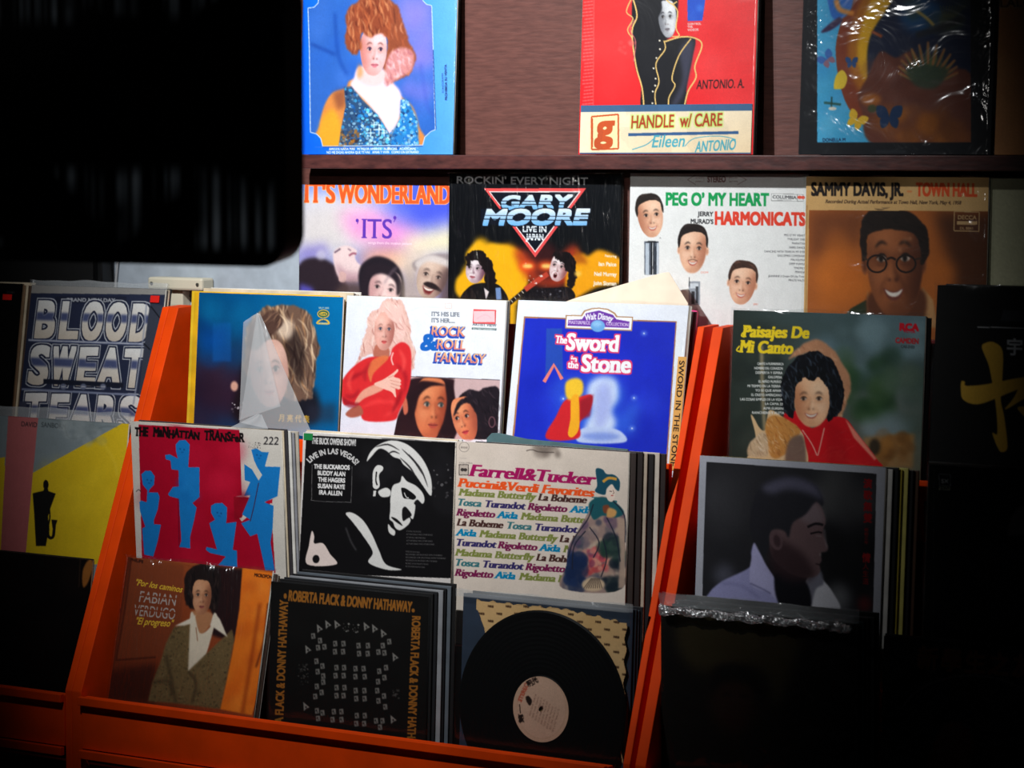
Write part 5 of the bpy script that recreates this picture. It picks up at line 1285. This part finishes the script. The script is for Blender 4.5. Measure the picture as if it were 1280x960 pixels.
def bag(root, W, H, T, m, up=0.012, side=0.004, name='plastic_sleeve', seed=1, wav=0.0012, off=0.0):
    """an open-topped polythene bag round the jacket, its mouth standing a little higher than the card"""
    r = random.Random(seed)
    bm = bmesh.new(); nx, nz = 30, 28
    vs_ = [H/(H+up) * j/24 for j in range(25)] + [(H + up*j/4)/(H+up) for j in range(1, 5)]
    x0, x1, z0, z1 = -W/2 - side, W/2 + side, 0.0008, H + up
    fx = [r.uniform(0, 6.3) for _ in range(6)]
    def dy(u, v):
        e = min(1, min(u, 1-u) * 8)
        top = max(0, (v - H/(H+up))) * (H+up) / max(up, .001)
        return -(abs(math.sin(u*9+fx[0]+v*3))*.5 + abs(math.sin(u*17+v*13+fx[1]))*.3 + abs(math.sin(v*21+fx[2]+u*4))*.3) * wav * e - top * wav * 1.5 * math.sin(u*14+fx[3])
    rows = []
    for s_, y in ((0, -0.0008 - off), (1, T + 0.0008)):
        g = []
        for j in range(nz + 1):
            v = vs_[j]; row = []
            for i in range(nx + 1):
                u = i / nx
                zz = z0 + (z1 - z0) * v + (math.sin(u*11+fx[4])*.0012 + math.sin(u*27+fx[5])*.0007 if j == nz else 0)
                row.append(bm.verts.new((x0 + (x1-x0)*u, y + (dy(u, v) if s_ == 0 else 0), zz)))
            g.append(row)
        rows.append(g)
    for s_, g in enumerate(rows):
        for j in range(nz):
            for i in range(nx):
                q = (g[j][i], g[j][i+1], g[j+1][i+1], g[j+1][i])
                fc = bm.faces.new(q if s_ == 0 else q[::-1])
                if j >= 24 and up > .006: fc.material_index = 1
    a, b = rows
    for j in range(nz):
        bm.faces.new((a[j][0], a[j+1][0], b[j+1][0], b[j][0])); bm.faces.new((a[j][nx], b[j][nx], b[j+1][nx], a[j+1][nx]))
    return obj(name, bm, (m, BAGTOP), root, smooth=True)

def album(key, fn, label, vis=1.0, T=0.0032, card=CARDW, pm=PRINT, sleeve=None, up=0.012, cat='record', nodes=300, name='record_album', seed=1, wav=.0012, group=None, **kw):
    (p, W, H, lean, quad) = REC[key]
    p = (p[0], p[1], p[2] + max(0, (T + .001) * math.sin(R(lean))) + .0004)
    root = thing(name, label, cat, p, (-R(lean), 0, 0), group)
    a = art_of(key, fn, nodes)
    printed_mesh('jacket', a, W, H, T, vis, (pm, card), root)
    if sleeve: bag(root, W, H, T, sleeve, up, seed=seed, wav=wav, **kw)
    return root

def flat_print(key, fn, name, parent, rect, y, nodes, card=CARDW, T=0.0004, sk=None):
    """a small printed card stuck on a jacket: rect = (x0, x1, z0, z1) in the album's own frame"""
    (p, W, H, lean, quad) = REC[key]
    x0, x1, z0, z1 = rect
    a = Art(sk, x1-x0, z1-z0, nodes); fn(a)
    o = printed_mesh(name, a, x1-x0, z1-z0, T, 1.0, (PRINT, card), parent)
    o.location = ((x0+x1)/2, y, z0)
    return o

STK = {}
def stack(key, n, label, group, cols, y0=0.004, dy=0.0042, dx=0.0, dz=0.0, W=0.314, H=0.313, T=0.003, seed=1, jx=.002, jz=.003, name='record_sleeve', x_off=0.0, rough=.55):
    """the other sleeves of a stack, each one its own card envelope behind the facing album"""
    (p, W0, H0, lean, quad) = REC[key]
    r = random.Random(seed); M = Matrix.Translation(Vector(p)) @ Matrix.Rotation(-R(lean), 4, 'X')
    for k in range(n):
        c = cols[k % len(cols)]
        m = mat('sleeve_card_%d_%d_%d' % c, c, rough, 0.15, 30)
        h = H + dz*(k+1) + r.uniform(-jz, jz); w = W
        bm = bmesh.new(); add_box(bm, (-w/2, 0, 0), (w/2, T, h))
        o = obj(name, bm, m, None, 0.0009)
        # rounded, slightly worn card: opening slit along the right edge
        o.matrix_world = M @ Matrix.Translation((x_off + dx*(k+1) + r.uniform(-jx, jx), y0 + dy*k, max(0, (y0 + dy*k + T) * math.tan(R(lean))) + .0005))
        tag(o, label, 'record', group)

WH, CR, GY, BK, YE = (232,228,220), (224,206,176), (120,118,116), (22,21,22), (240,182,20)
# --- upper ledge
album('woman', art_woman, 'blue album of a red-haired woman in a sparkling dress on the upper ledge', sleeve=PLASTIC, up=.004, pm=PRINTG, wav=.0018)
rd = album('red', art_red, 'red album of a figure in a black jacket standing on the upper ledge', sleeve=PLASTIC, up=.004, pm=PRINTG)
q = REC['red']; s0 = -q[1]/2
flat_print('red', art_handle, 'paper_sticker', rd, (s0+.003, q[1]/2-.003, .001, .0775), -.0016, 420, sk=[(726,135.5),(938,135.5),(726,193),(938.5,193)])['label'] = 'cream hand-lettered paper strip along the bottom of the cover'
album('paint', art_paint, 'black-bordered album with a painting of butterflies and a golden ring', sleeve=CRUMPLE, up=.004, side=.002, card=mat('black_card', (16,16,18), .5), wav=.003)
album('lal', art_lal, 'tan album cut off by the right edge on the upper ledge', sleeve=PLASTIC, up=.004, side=.002, nodes=200)
# --- lower ledge
album('its', art_its, 'pastel album with three laughing faces on the lower ledge', vis=.66, nodes=320)
album('gary', art_gary, 'black album with a red triangle and a guitarist on flames', vis=.66, sleeve=STREAKY, up=.002, pm=PRINTG, card=mat('black_card', (16,16,18), .5), nodes=340)
album('peg', art_peg, 'white album with three cut-out smiling heads on the lower ledge', vis=.70, sleeve=PLASTIC, up=.002, nodes=360)
album('sam', art_sam, 'brown album of a smiling man in spectacles in creased plastic', vis=.70, sleeve=CRUMPLE, up=.002, card=CARDW, wav=.003, nodes=320)
album('olive', art_olive, 'plain olive-grey sleeve at the right end of the lower ledge', vis=.6, nodes=120, name='record_sleeve')
# --- back row of the racks
bl = album('blood', art_blood, 'silver and blue album of chrome block letters in the left rack', vis=.80, sleeve=PLASTIC, up=.010, nodes=340)
album('blackA', art_black, 'black album with a small red sticker at the left picture edge', vis=.8, nodes=160, card=CR and mat('brown_card_edge', (120,92,66), .7, .2, 40))
blue = album('blue', art_blue, 'teal album of a fair-haired woman under a torn plastic flap', vis=.80, pm=PRINTG, nodes=320)
rk = album('rock', art_rock, 'white album of a blonde woman in a red blouse', vis=.80, pm=PRINTG, nodes=340, sleeve=PLASTIC, up=.002, side=.001)
ps = album('pais', art_pais, 'album of a curly-haired singer in a red turtleneck in the right rack', vis=.82, pm=PRINTG, sleeve=CRUMPLE, up=.004, nodes=340, wav=.0012)
album('kanji', art_kanji, 'black album with a gold brush-stroke character in the right rack', vis=.9, sleeve=PLASTIC, up=.003, card=mat('black_card', (16,16,18), .5))
# --- middle row
album('san', art_san, 'yellow, pink and grey album with a saxophone player silhouette', vis=.88, sleeve=PLASTIC, up=.018, side=.0005, wav=.002)
mn = album('man', art_man, 'red and blue album of four cut-paper figures', vis=.88, nodes=320)
bk = album('buck', art_buck, 'black and white album of a man looking down', vis=.84, nodes=360)
album('far', art_far, 'cream album with coloured opera titles and a robed woman', vis=.80, nodes=440)
album('gray', art_gray, 'grey-bordered album of a man in profile in the right rack', vis=.84, nodes=320)
album('sony', art_sony, 'black album with a half-lit face below the gold brush-stroke album', vis=.9, sleeve=PLASTIC, up=.003, card=mat('black_card', (16,16,18), .5), nodes=260)
# --- front row
album('blackC', art_blackc, 'black album in the front row of the left rack', vis=.9, nodes=200, card=mat('brown_card_edge', (120,92,66), .7, .2, 40))
album('por', art_por, 'brown album of a man in a tweed jacket in the front row', vis=.9, sleeve=STREAKY, up=.004, nodes=320, pm=PRINTG, wav=.005)
album('rob', art_rob, 'black album bordered by gold lettering with a mosaic of insects', vis=.9, sleeve=PLASTIC, up=.003, nodes=340, card=mat('black_card', (16,16,18), .5))
wr = album('wrap', art_wrap, 'dark album with shiny creased plastic along its top edge', vis=.8, sleeve=CRUMPLE, up=.020, side=.0005, nodes=240, card=mat('black_card', (16,16,18), .5), wav=.004)
album('shin', art_shin, 'dark album with faint rust-coloured Chinese lettering at bottom right', vis=.8, sleeve=CRUMPLE, up=.003, nodes=280, card=mat('black_card', (16,16,18), .5))

# --- the video disc box with its thick white side
(p, W, H, lean, quad) = REC['disney']
db = thing('disc_box', 'white and blue boxed disc with a purple title badge', 'video disc', (p[0], p[1], p[2] + .0025), (-R(lean), 0, 0))
BT = 0.010
printed_mesh('box', art_of('disney', art_disney, 340), W, H, BT, .82, (PRINTG, CARDW), db)
bag(db, W, H, BT, PLASTIC, .004, .003, seed=4, wav=.001)
def art_tape(A):
    A.view(0, 0, 1); A.fill((226, 168, 90))
    A.text('SWORD IN THE STONE', (4, 4), (4, 116), 12, (40, 28, 22), .03)
sp = flat_print('disney', art_tape, 'tape_label', db, (W/2-.010, W/2+.005, .06, .235), -.0016, 40, sk=[(0,0),(20,0),(0,120),(20,120)])
sp['label'] = 'tan tape with the title in black capitals'

# --- small parts on the albums
def sticker(parent, name, rect, y, m, label):
    x0, x1, z0, z1 = rect
    o = box(name, (x0, y-.0004, z0), (x1, y, z1), m, parent); o['label'] = label; return o
RST = mat('red_sticker', (230, 34, 24), .5); GST = mat('green_sticker', (20, 120, 60), .5)
W, H = REC['blood'][1], REC['blood'][2]
sticker(bl, 'price_sticker', (W/2-.030, W/2-.010, H-.024, H-.012), -.0022, RST, 'small red sticker')
ba = [o for o in bpy.data.objects if o.get('label', '').startswith('black album with a small red')][0]
W, H = REC['blackA'][1], REC['blackA'][2]
sticker(ba, 'price_sticker', (W/2-.046, W/2-.024, H-.030, H-.020), -.0004, RST, 'small red sticker')
W, H = REC['buck'][1], REC['buck'][2]
sticker(bk, 'price_sticker', (-W/2+.002, -W/2+.020, H-.012, H-.001), -.0004, GST, 'small green sticker')
W, H = REC['rock'][1], REC['rock'][2]
flat_print('rock', art_price, 'price_sticker', rk, (W/2-.062, W/2-.018, H-.038, H-.015), -.0006, 80, sk=[(592.5,387),(619,388),(591.5,402.5),(618,403.5)])
# bunched plastic along the top edge of the dark album
W, H = REC['wrap'][1], REC['wrap'][2]
bm = bmesh.new(); rg = random.Random(12); rows = []
for i in range(91):
    u = i/90; env = 1 - .25*abs(math.sin(u*7)); row = []
    for k in range(9):
        a_ = 2*math.pi*k/9; rr_ = ((.0068 if k < 5 else .006) + .002*math.sin(u*41+k) + rg.uniform(-.0014,.0014)) * env
        row.append(bm.verts.new(((u-.5)*W*.97, -.0125 + rr_*math.cos(a_)*.8, H-.0045 + rr_*math.sin(a_)*1.1)))
    rows.append(row)
for a_, b_ in zip(rows, rows[1:]):
    for k in range(9): bm.faces.new((a_[k], a_[(k+1)%9], b_[(k+1)%9], b_[k]))
bm.faces.new(rows[0][::-1]); bm.faces.new(rows[-1])
obj('bunched_plastic', bm, plastic_mat('bunched_polythene', .22, .8, 60, .25, 12.0), wr)['label'] = 'shiny bunched clear plastic'
# torn plastic flap hanging over the teal album
W, H = REC['blue'][1], REC['blue'][2]
def flap(parent, pts, y, bulge, name):
    bm = bmesh.new(); n = 14
    (x0,z0),(x1,z1),(x2,z2),(x3,z3) = pts
    g = []
    for j in range(n+1):
        v = j/n; row = []
        for i in range(n+1):
            u = i/n
            x = (x0*(1-u)+x1*u)*(1-v) + (x3*(1-u)+x2*u)*v; z = (z0*(1-u)+z1*u)*(1-v) + (z3*(1-u)+z2*u)*v
            row.append(bm.verts.new((x, y - bulge*(math.sin(u*math.pi)*.5 + v*v*.8 + .15*math.sin(u*11+v*5)), z)))
        g.append(row)
    for j in range(n):
        for i in range(n): bm.faces.new((g[j][i], g[j][i+1], g[j+1][i+1], g[j+1][i]))
    o = obj(name, bm, MILKY, parent, smooth=True); return o
# measured in the album's own frame: fraction across, fraction down
F = lambda u, v: ((u-.5)*W, (1-v)*H)
f1 = flap(blue, [F(.42,.10), F(.44,.105), F(.86,.76), F(.34,.70)], -.002, .006, 'torn_plastic_flap'); f1['label'] = 'milky torn flap of plastic'
f2 = flap(blue, [F(.33,.155), F(.43,.10), F(.62,.60), F(.335,.69)], -.003, .004, 'torn_plastic_flap'); f2['label'] = 'milky torn flap of plastic'

H2 = REC['man'][2]
f3 = flap(mn, [(.112, H2+.026), (.119, H2+.025), (.134, H2+.002), (.055, H2+.001)], .002, .003, 'torn_plastic_flap'); f3['label'] = 'milky curl of torn plastic'
# --- the bare record in a clear bag
(p, W, H, lean, quad) = REC['vin']
vr = thing('vinyl_record', 'bare black vinyl record with a cream centre label in a clear bag', 'vinyl record', p, (-R(lean), 0, 0))
VIN = mat('black_vinyl', (7, 7, 8), 0.35, 0, spec=0.12)
cx, cz, rad = 0.0042, REC['vin'][2] - .1595, 0.1505
bm = bmesh.new(); N = 96
prof = [(.0036,-.0022),(.049,-.0022),(.0505,-.0028),(.052,-.0022)] + [(.054 + k*.0035, -.0022 - (.0004 if k % 2 else 0)) for k in range(26)] + [(.1475,-.0028),(rad,-.0016),(rad,-.0008),(.0036,-.0006)]
rings = [[bm.verts.new((cx + r_*math.cos(2*math.pi*k/N), y_, cz + r_*math.sin(2*math.pi*k/N))) for k in range(N)] for r_, y_ in prof]
for a, b in zip(rings, rings[1:] + rings[:1]):
    for k in range(N): bm.faces.new((a[k], a[(k+1)%N], b[(k+1)%N], b[k]))
obj('disc', bm, VIN, vr)
# centre label: round printed paper
a = Art([(640.5,842.5),(713,848.5),(639,923.5),(711.5,930)], .1, .1, 150); art_vin_label(a)
L = a.nodes(); nh, nw = L.shape[:2]
me = bpy.data.meshes.new('centre_label'); V = []; C = []; Fc = []
nr, na = 46, 150
for i in range(nr+1):
    for k in range(na):
        rr_ = .0036 + (.05 - .0036)*i/nr; t = 2*math.pi*k/na
        x, z = rr_*math.cos(t), rr_*math.sin(t)
        V.append((cx+x, -.0030, cz+z)); C.append(L[min(nh-1, int((.05-z)/.1*nh)), min(nw-1, int((x+.05)/.1*nw))])
for i in range(nr):
    for k in range(na): Fc.append((i*na+k, i*na+(k+1)%na, (i+1)*na+(k+1)%na, (i+1)*na+k))
me.from_pydata(V, [], Fc); me.update()
at = me.attributes.new('ink', 'FLOAT_COLOR', 'POINT'); c4 = np.ones((len(V), 4), np.float32); c4[:, :3] = C; at.data.foreach_set('color', c4.ravel())
link('centre_label', me, (PRINT,), vr)['label'] = 'round cream paper label with Chinese lettering'
# torn inner paper sleeve behind the disc
a = Art([(600,752),(794,770),(594,990),(788,1012)], W, H, 300); art_inner(a)
co, f_, Lc = printed_face(a, W, H, 1.0)
x, z = co[:, 0]/W + .5, co[:, 2]/H
cen = co[f_].mean(1); cu, cv = cen[:, 0]/W + .5, cen[:, 2]/H
jag = .012*np.sin(cu*70) + .008*np.sin(cu*131)
keep = (cv > 0) & (cv < .975 - .10*np.clip(cu - .62, 0, 1) + jag*.3) & (cu > .10 + .25*np.clip(.93 - cv, 0, 2)**.6 + jag*.3) & (cu < .985 - .006*np.sin(cv*60)) & ~((cu > .72 + jag*.5) & (cu < .80 + .012*np.sin(cv*40)) & (cv > .62) & (cv < .90 - (cu-.7)*.4)) & ~((cu > .80) & (cv < .24 + .1*np.sin(cu*60)))
me = bpy.data.meshes.new('inner_sleeve'); me.from_pydata(co.tolist(), [], f_[keep].tolist()); me.update()
at = me.attributes.new('ink', 'FLOAT_COLOR', 'POINT'); c4 = np.ones((len(co), 4), np.float32); c4[:, :3] = Lc; at.data.foreach_set('color', c4.ravel())
o = link('inner_sleeve', me, (PRINT,), vr); o.location = (0, .0004, .004); o['label'] = 'torn tan paper inner sleeve printed with small marks'
md = o.modifiers.new('thick', 'SOLIDIFY'); md.thickness = .0006; md.offset = -1
bag(vr, W, H, .004, PLASTIC, .012, seed=7, wav=.0012, off=.0028)

# --- the rest of each stack
PAL1 = [WH, (150,150,158), CR, (60,56,60), WH, (120,96,80)]
stack('blood', 3, 'thin sleeve edge behind the chrome block-letter album', 'sleeves behind the block-letter album', [(60,50,46), CR, BK], dx=.0008, jx=.0005, seed=3, W=.310)
stack('blackA', 4, 'thin brown sleeve edge at the left edge of the picture', 'sleeves at the left edge', [(140,110,80), CR, (90,66,50), CR], dx=.003, seed=4)
stack('blue', 2, 'yellow sleeve showing at the left of the teal album', 'yellow sleeves', [YE, (246,200,40)], dx=-.0095, x_off=.0, seed=5, H=.3095, jx=.0005)
stack('blue', 4, 'pale sleeve standing behind the teal album', 'pale sleeves behind the teal album', [CR, WH, (190,170,150), WH], y0=.0135, dx=.002, dz=.0008, x_off=.001, seed=6, W=.318, H=.314)
stack('rock', 3, 'pale sleeve standing behind the blonde woman album', 'pale sleeves behind the blonde woman album', [WH, (170,180,170), CR], dx=.0008, seed=8, H=.3135, dz=.0006, W=.306)
stack('pais', 2, 'dark sleeve standing behind the curly-haired singer album', 'dark sleeves behind the singer album', [(50,52,50), BK], dx=.003, seed=9, H=.309)
stack('kanji', 3, 'dark sleeve standing behind the gold brush-stroke album', 'dark sleeves behind the brush-stroke album', [BK, (40,36,34), BK], dx=.002, seed=10, H=.308)
stack('man', 5, 'sleeve edge behind the album of cut-paper figures', 'sleeves behind the cut-paper album', [CR, (60,56,60), WH, (150,150,156), (196,186,170), (110,112,118)], dx=.0045, dy=.0034, dz=-.0008, seed=11, H=.3205)
stack('buck', 4, 'sleeve edge behind the black and white album of a man', 'sleeves behind the black and white album', [WH, CR, (70,60,56), WH], dx=.0006, dy=.0036, dz=.001, seed=12, H=.317, W=.299, jx=.001)
stack('far', 6, 'sleeve edge behind the cream opera titles album', 'sleeves behind the opera album', [(52,40,36), (40,30,28), (190,172,152), (30,24,26), (214,200,186), (44,32,30)], dx=.0088, dy=.0034, dz=-.0004, seed=13, H=.319, jz=.002, W=.305, x_off=.006)
stack('gray', 6, 'sleeve edge behind the grey-bordered profile album', 'sleeves behind the grey-bordered album', [WH, BK, (220,196,70), (236,224,120), BK, (90,60,40)], dx=.0065, dy=.0036, dz=-.0006, seed=14, H=.3205, x_off=.002, W=.306)
stack('sony', 3, 'dark sleeve behind the half-lit face album', 'dark sleeves behind the half-lit face album', [(60,50,42), BK, BK], dx=-.002, seed=15, H=.329)
stack('san', 4, 'sleeve edge behind the yellow saxophone album', 'sleeves behind the saxophone album', [(120,80,50), BK, (90,60,40), CR], dx=-.001, dy=.0034, seed=16, H=.306)
stack('blackC', 3, 'dark sleeve behind the black front-row album of the left rack', 'dark sleeves in the left front row', [(70,46,34), BK, (60,40,30)], dx=-.003, dy=.0034, seed=17, H=.314)
stack('por', 2, 'sleeve edge behind the tweed jacket album', 'sleeves behind the tweed jacket album', [(60,40,30), (214,206,196)], dx=.002, y0=.0054, dy=.0026, T=.0022, seed=18, H=.325)
stack('rob', 6, 'dark sleeve edge behind the gold-lettered black album', 'sleeves behind the gold-lettered album', [BK, (26,28,32), (150,152,156), (20,20,24), (96,104,112), BK], dx=.0065, dy=.0036, dz=.0035, seed=19, H=.3135, x_off=.002, W=.300)
stack('vin', 4, 'dark blue sleeve behind the bare vinyl record', 'dark blue sleeves behind the vinyl record', [(40,54,74), (30,36,48), (80,92,106), (24,26,32)], y0=.006, dx=.003, dy=.0036, dz=.001, seed=20, H=.3195, W=.306)
stack('wrap', 4, 'dark teal sleeve behind the shiny dark album', 'dark teal sleeves in the right front row', [(36,60,62), BK, (40,44,46), BK], y0=.0065, dx=.006, dy=.004, dz=.003, seed=21, H=.338, W=.314, x_off=.004)
stack('shin', 3, 'dark sleeve behind the rust-lettered album', 'dark sleeves behind the rust-lettered album', [BK, (40,34,30), BK], dx=.001, seed=22, H=.323)
# white index tab behind the gold-lettered album, teal sleeve behind the opera album, pink and cream sleeves behind the boxed disc
def sheet(name, label, cat, key, pts, y, T, m, bevel=.0006):
    """flat card shape; pts in metres in the album's own frame (x across, z up)"""
    (p, W, H, lean, quad) = REC[key]
    bm = bmesh.new(); a = [bm.verts.new((x, 0, z)) for x, z in pts]; b = [bm.verts.new((x, T, z)) for x, z in pts]; n = len(pts)
    bm.faces.new(a); bm.faces.new(b[::-1])
    for i in range(n): bm.faces.new((a[i], b[i], b[(i+1)%n], a[(i+1)%n]))
    o = obj(name, bm, m, None, bevel)
    o.matrix_world = Matrix.Translation(Vector(p)) @ Matrix.Rotation(-R(lean), 4, 'X') @ Matrix.Translation((0, y, 0))
    return tag(o, label, cat)
W, H = REC['rob'][1], REC['rob'][2]
sheet('index_card', 'white index card standing up behind the gold-lettered black album', 'card', 'rob', [(-W/2+.052,.004),(-W/2+.116,.004),(-W/2+.116,H+.0175),(-W/2+.052,H+.0185)], .0265, .0012, mat('index_white', (206,206,210), .6))
W, H = REC['far'][1], REC['far'][2]
sheet('record_sleeve', 'grey-teal sleeve with a frayed top behind the opera titles album', 'record', 'far', [(-W/2+.036,.004),(W/2-.02,.004),(W/2-.02,H+.003),(-W/2+.11,H+.009),(-W/2+.058,H+.0155),(-W/2+.045,H+.0145),(-W/2+.036,H+.006)], .030, .003, mat('teal_card', (84,116,120), .6, .15, 40))
W, H = REC['disney'][1], REC['disney'][2]
sheet('record_sleeve', 'bright pink sleeve showing beside the boxed disc', 'record', 'disney', [(-.14,.009),(W/2+.0015,.009),(W/2-.002,H-.002),(W/2-.02,H),(-.14,H)], .030, .004, mat('pink_card', (236,30,130), .5))
sheet('paper_sleeve', 'cream paper inner sleeve sticking up crooked behind the boxed disc', 'paper sleeve', 'disney', [(-.155,.01),(.148,.01),(.142,H+.008),(.103,H+.056),(.092,H+.055),(-.06,H+.012),(-.155,H-.02)], .0215, .0012, mat('cream_paper', (252,230,206), .75, .06, 30))
sheet('record_sleeve', 'dark maroon sleeve between the boxed disc and the pink sleeve', 'record', 'disney', [(-.15,.008),(W/2+.0008,.008),(W/2+.0008,H-.004),(-.15,H-.004)], .0235, .003, mat('maroon_card', (110,30,50), .5))

# ------------------------------------------------------------------ wall box with its cable duct; hanging lead; dark box on the wall
jb = thing('junction_box', 'beige plastic wall box with a cable duct below it', 'electrical box', (-0.69, 0, 1.26))
bm = bmesh.new(); add_box(bm, (-.058,-.034,-.002), (.066,-.0005,.020)); obj('cover', bm, BEIGE, jb, .004)
bm = bmesh.new(); add_box(bm, (-.036,-.022,-.26), (.012,-.0005,-.0025)); obj('cable_duct', bm, BEIGE, jb, .002)
for sx in (-.048, .056):
    bm = bmesh.new(); bmesh.ops.create_cone(bm, cap_ends=True, segments=16, radius1=.003, radius2=.003, depth=.002, matrix=Matrix.Translation((sx,-.035,.009)) @ Matrix.Rotation(R(90),4,'X')); obj('screw', bm, mat('screw_metal', (120,118,110), .3, metallic=.8), jb)
bm = bmesh.new()
add_tube(bm, [(-.826,-.004,1.62),(-.828,-.005,1.48),(-.833,-.006,1.36),(-.846,-.005,1.27),(-.852,-.004,1.20),(-.85,-.004,1.10)], .0024)
tag(obj('power_cable', bm, mat('grey_cable', (170,170,172), .5), None, smooth=True), 'thin pale cable hanging down the wall beside the wall box', 'cable')
sb = thing('loudspeaker', 'black speaker box against the wall above the left rack', 'speaker', (-1.05, 0, 1.24))
bm = bmesh.new(); add_box(bm, (-.17,-.042,0), (.20,-.0005,.20)); obj('cabinet', bm, BLACKP, sb, .006)
bm = bmesh.new(); add_box(bm, (-.155,-.0465,.015), (.185,-.0425,.185)); obj('grille', bm, mat('black_cloth', (6,6,6), .9, .3, 200), sb, .0015)

# ------------------------------------------------------------------ black screen hanging in the foreground at top left
tv = thing('television', 'black flat screen hanging out of focus at the top left', 'television', (0.707, -1.8, 1.389))
def rrect(x0, x1, z0, z1, r, n=8):
    pts = []
    for cx_, cz_, a0 in ((x1-r, z0+r, -90), (x1-r, z1-r, 0), (x0+r, z1-r, 90), (x0+r, z0+r, 180)):
        for k in range(n+1):
            a = R(a0 + 90*k/n); pts.append((cx_ + r*math.cos(a), cz_ + r*math.sin(a)))
    return pts
bm = bmesh.new()
pts = rrect(-.212, .212, 0, .285, .030)
a = [bm.verts.new((x, 0, z)) for x, z in pts]; b = [bm.verts.new((x*.96, .040, .1425 + (z-.1425)*.96)) for x, z in pts]
bm.faces.new(a); bm.faces.new(b[::-1])
for i in range(len(pts)): bm.faces.new((a[i], b[i], b[(i+1)%len(pts)], a[(i+1)%len(pts)]))
obj('casing', bm, BLACKP, tv)
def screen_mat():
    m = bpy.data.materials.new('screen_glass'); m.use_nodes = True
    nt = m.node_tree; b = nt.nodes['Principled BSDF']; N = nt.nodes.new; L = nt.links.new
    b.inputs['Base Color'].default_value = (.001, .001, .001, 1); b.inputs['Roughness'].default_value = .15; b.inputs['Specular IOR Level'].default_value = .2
    # room reflections imitated by faint emission: rows of pale upright bars
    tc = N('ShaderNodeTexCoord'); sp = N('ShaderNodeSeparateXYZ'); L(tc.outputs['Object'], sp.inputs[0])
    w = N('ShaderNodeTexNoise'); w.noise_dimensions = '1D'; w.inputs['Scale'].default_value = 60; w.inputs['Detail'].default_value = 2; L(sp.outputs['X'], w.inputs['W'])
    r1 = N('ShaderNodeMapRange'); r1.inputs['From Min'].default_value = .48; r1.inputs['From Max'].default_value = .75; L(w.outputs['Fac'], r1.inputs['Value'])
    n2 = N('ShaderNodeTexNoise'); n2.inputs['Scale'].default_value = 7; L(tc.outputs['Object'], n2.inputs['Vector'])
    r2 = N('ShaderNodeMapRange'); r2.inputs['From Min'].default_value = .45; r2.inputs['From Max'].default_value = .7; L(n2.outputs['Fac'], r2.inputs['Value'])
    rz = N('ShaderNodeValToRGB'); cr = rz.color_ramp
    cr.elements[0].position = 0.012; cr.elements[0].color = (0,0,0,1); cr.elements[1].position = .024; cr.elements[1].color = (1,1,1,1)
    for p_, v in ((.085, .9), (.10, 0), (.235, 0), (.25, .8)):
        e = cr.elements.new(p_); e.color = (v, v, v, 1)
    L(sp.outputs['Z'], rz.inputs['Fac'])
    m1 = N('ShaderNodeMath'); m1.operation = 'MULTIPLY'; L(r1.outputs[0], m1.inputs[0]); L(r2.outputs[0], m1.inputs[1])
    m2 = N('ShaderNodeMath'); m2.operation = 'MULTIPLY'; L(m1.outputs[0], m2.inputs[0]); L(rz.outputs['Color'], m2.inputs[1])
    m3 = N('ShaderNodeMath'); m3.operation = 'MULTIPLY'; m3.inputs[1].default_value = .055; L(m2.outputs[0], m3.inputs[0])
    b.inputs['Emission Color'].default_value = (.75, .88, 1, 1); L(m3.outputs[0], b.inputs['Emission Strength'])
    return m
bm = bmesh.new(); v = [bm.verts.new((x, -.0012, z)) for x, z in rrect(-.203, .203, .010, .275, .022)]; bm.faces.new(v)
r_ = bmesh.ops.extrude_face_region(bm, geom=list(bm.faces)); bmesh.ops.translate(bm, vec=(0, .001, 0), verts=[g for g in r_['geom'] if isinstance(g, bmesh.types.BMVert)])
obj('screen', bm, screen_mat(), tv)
bm = bmesh.new(); add_tube(bm, [(0, .058, .10), (0, .058, 1.3106)], .014, 16); add_box(bm, (-.05,.0405,.08), (.05,.046,.20)); obj('ceiling_pole', bm, BLACKP, tv)
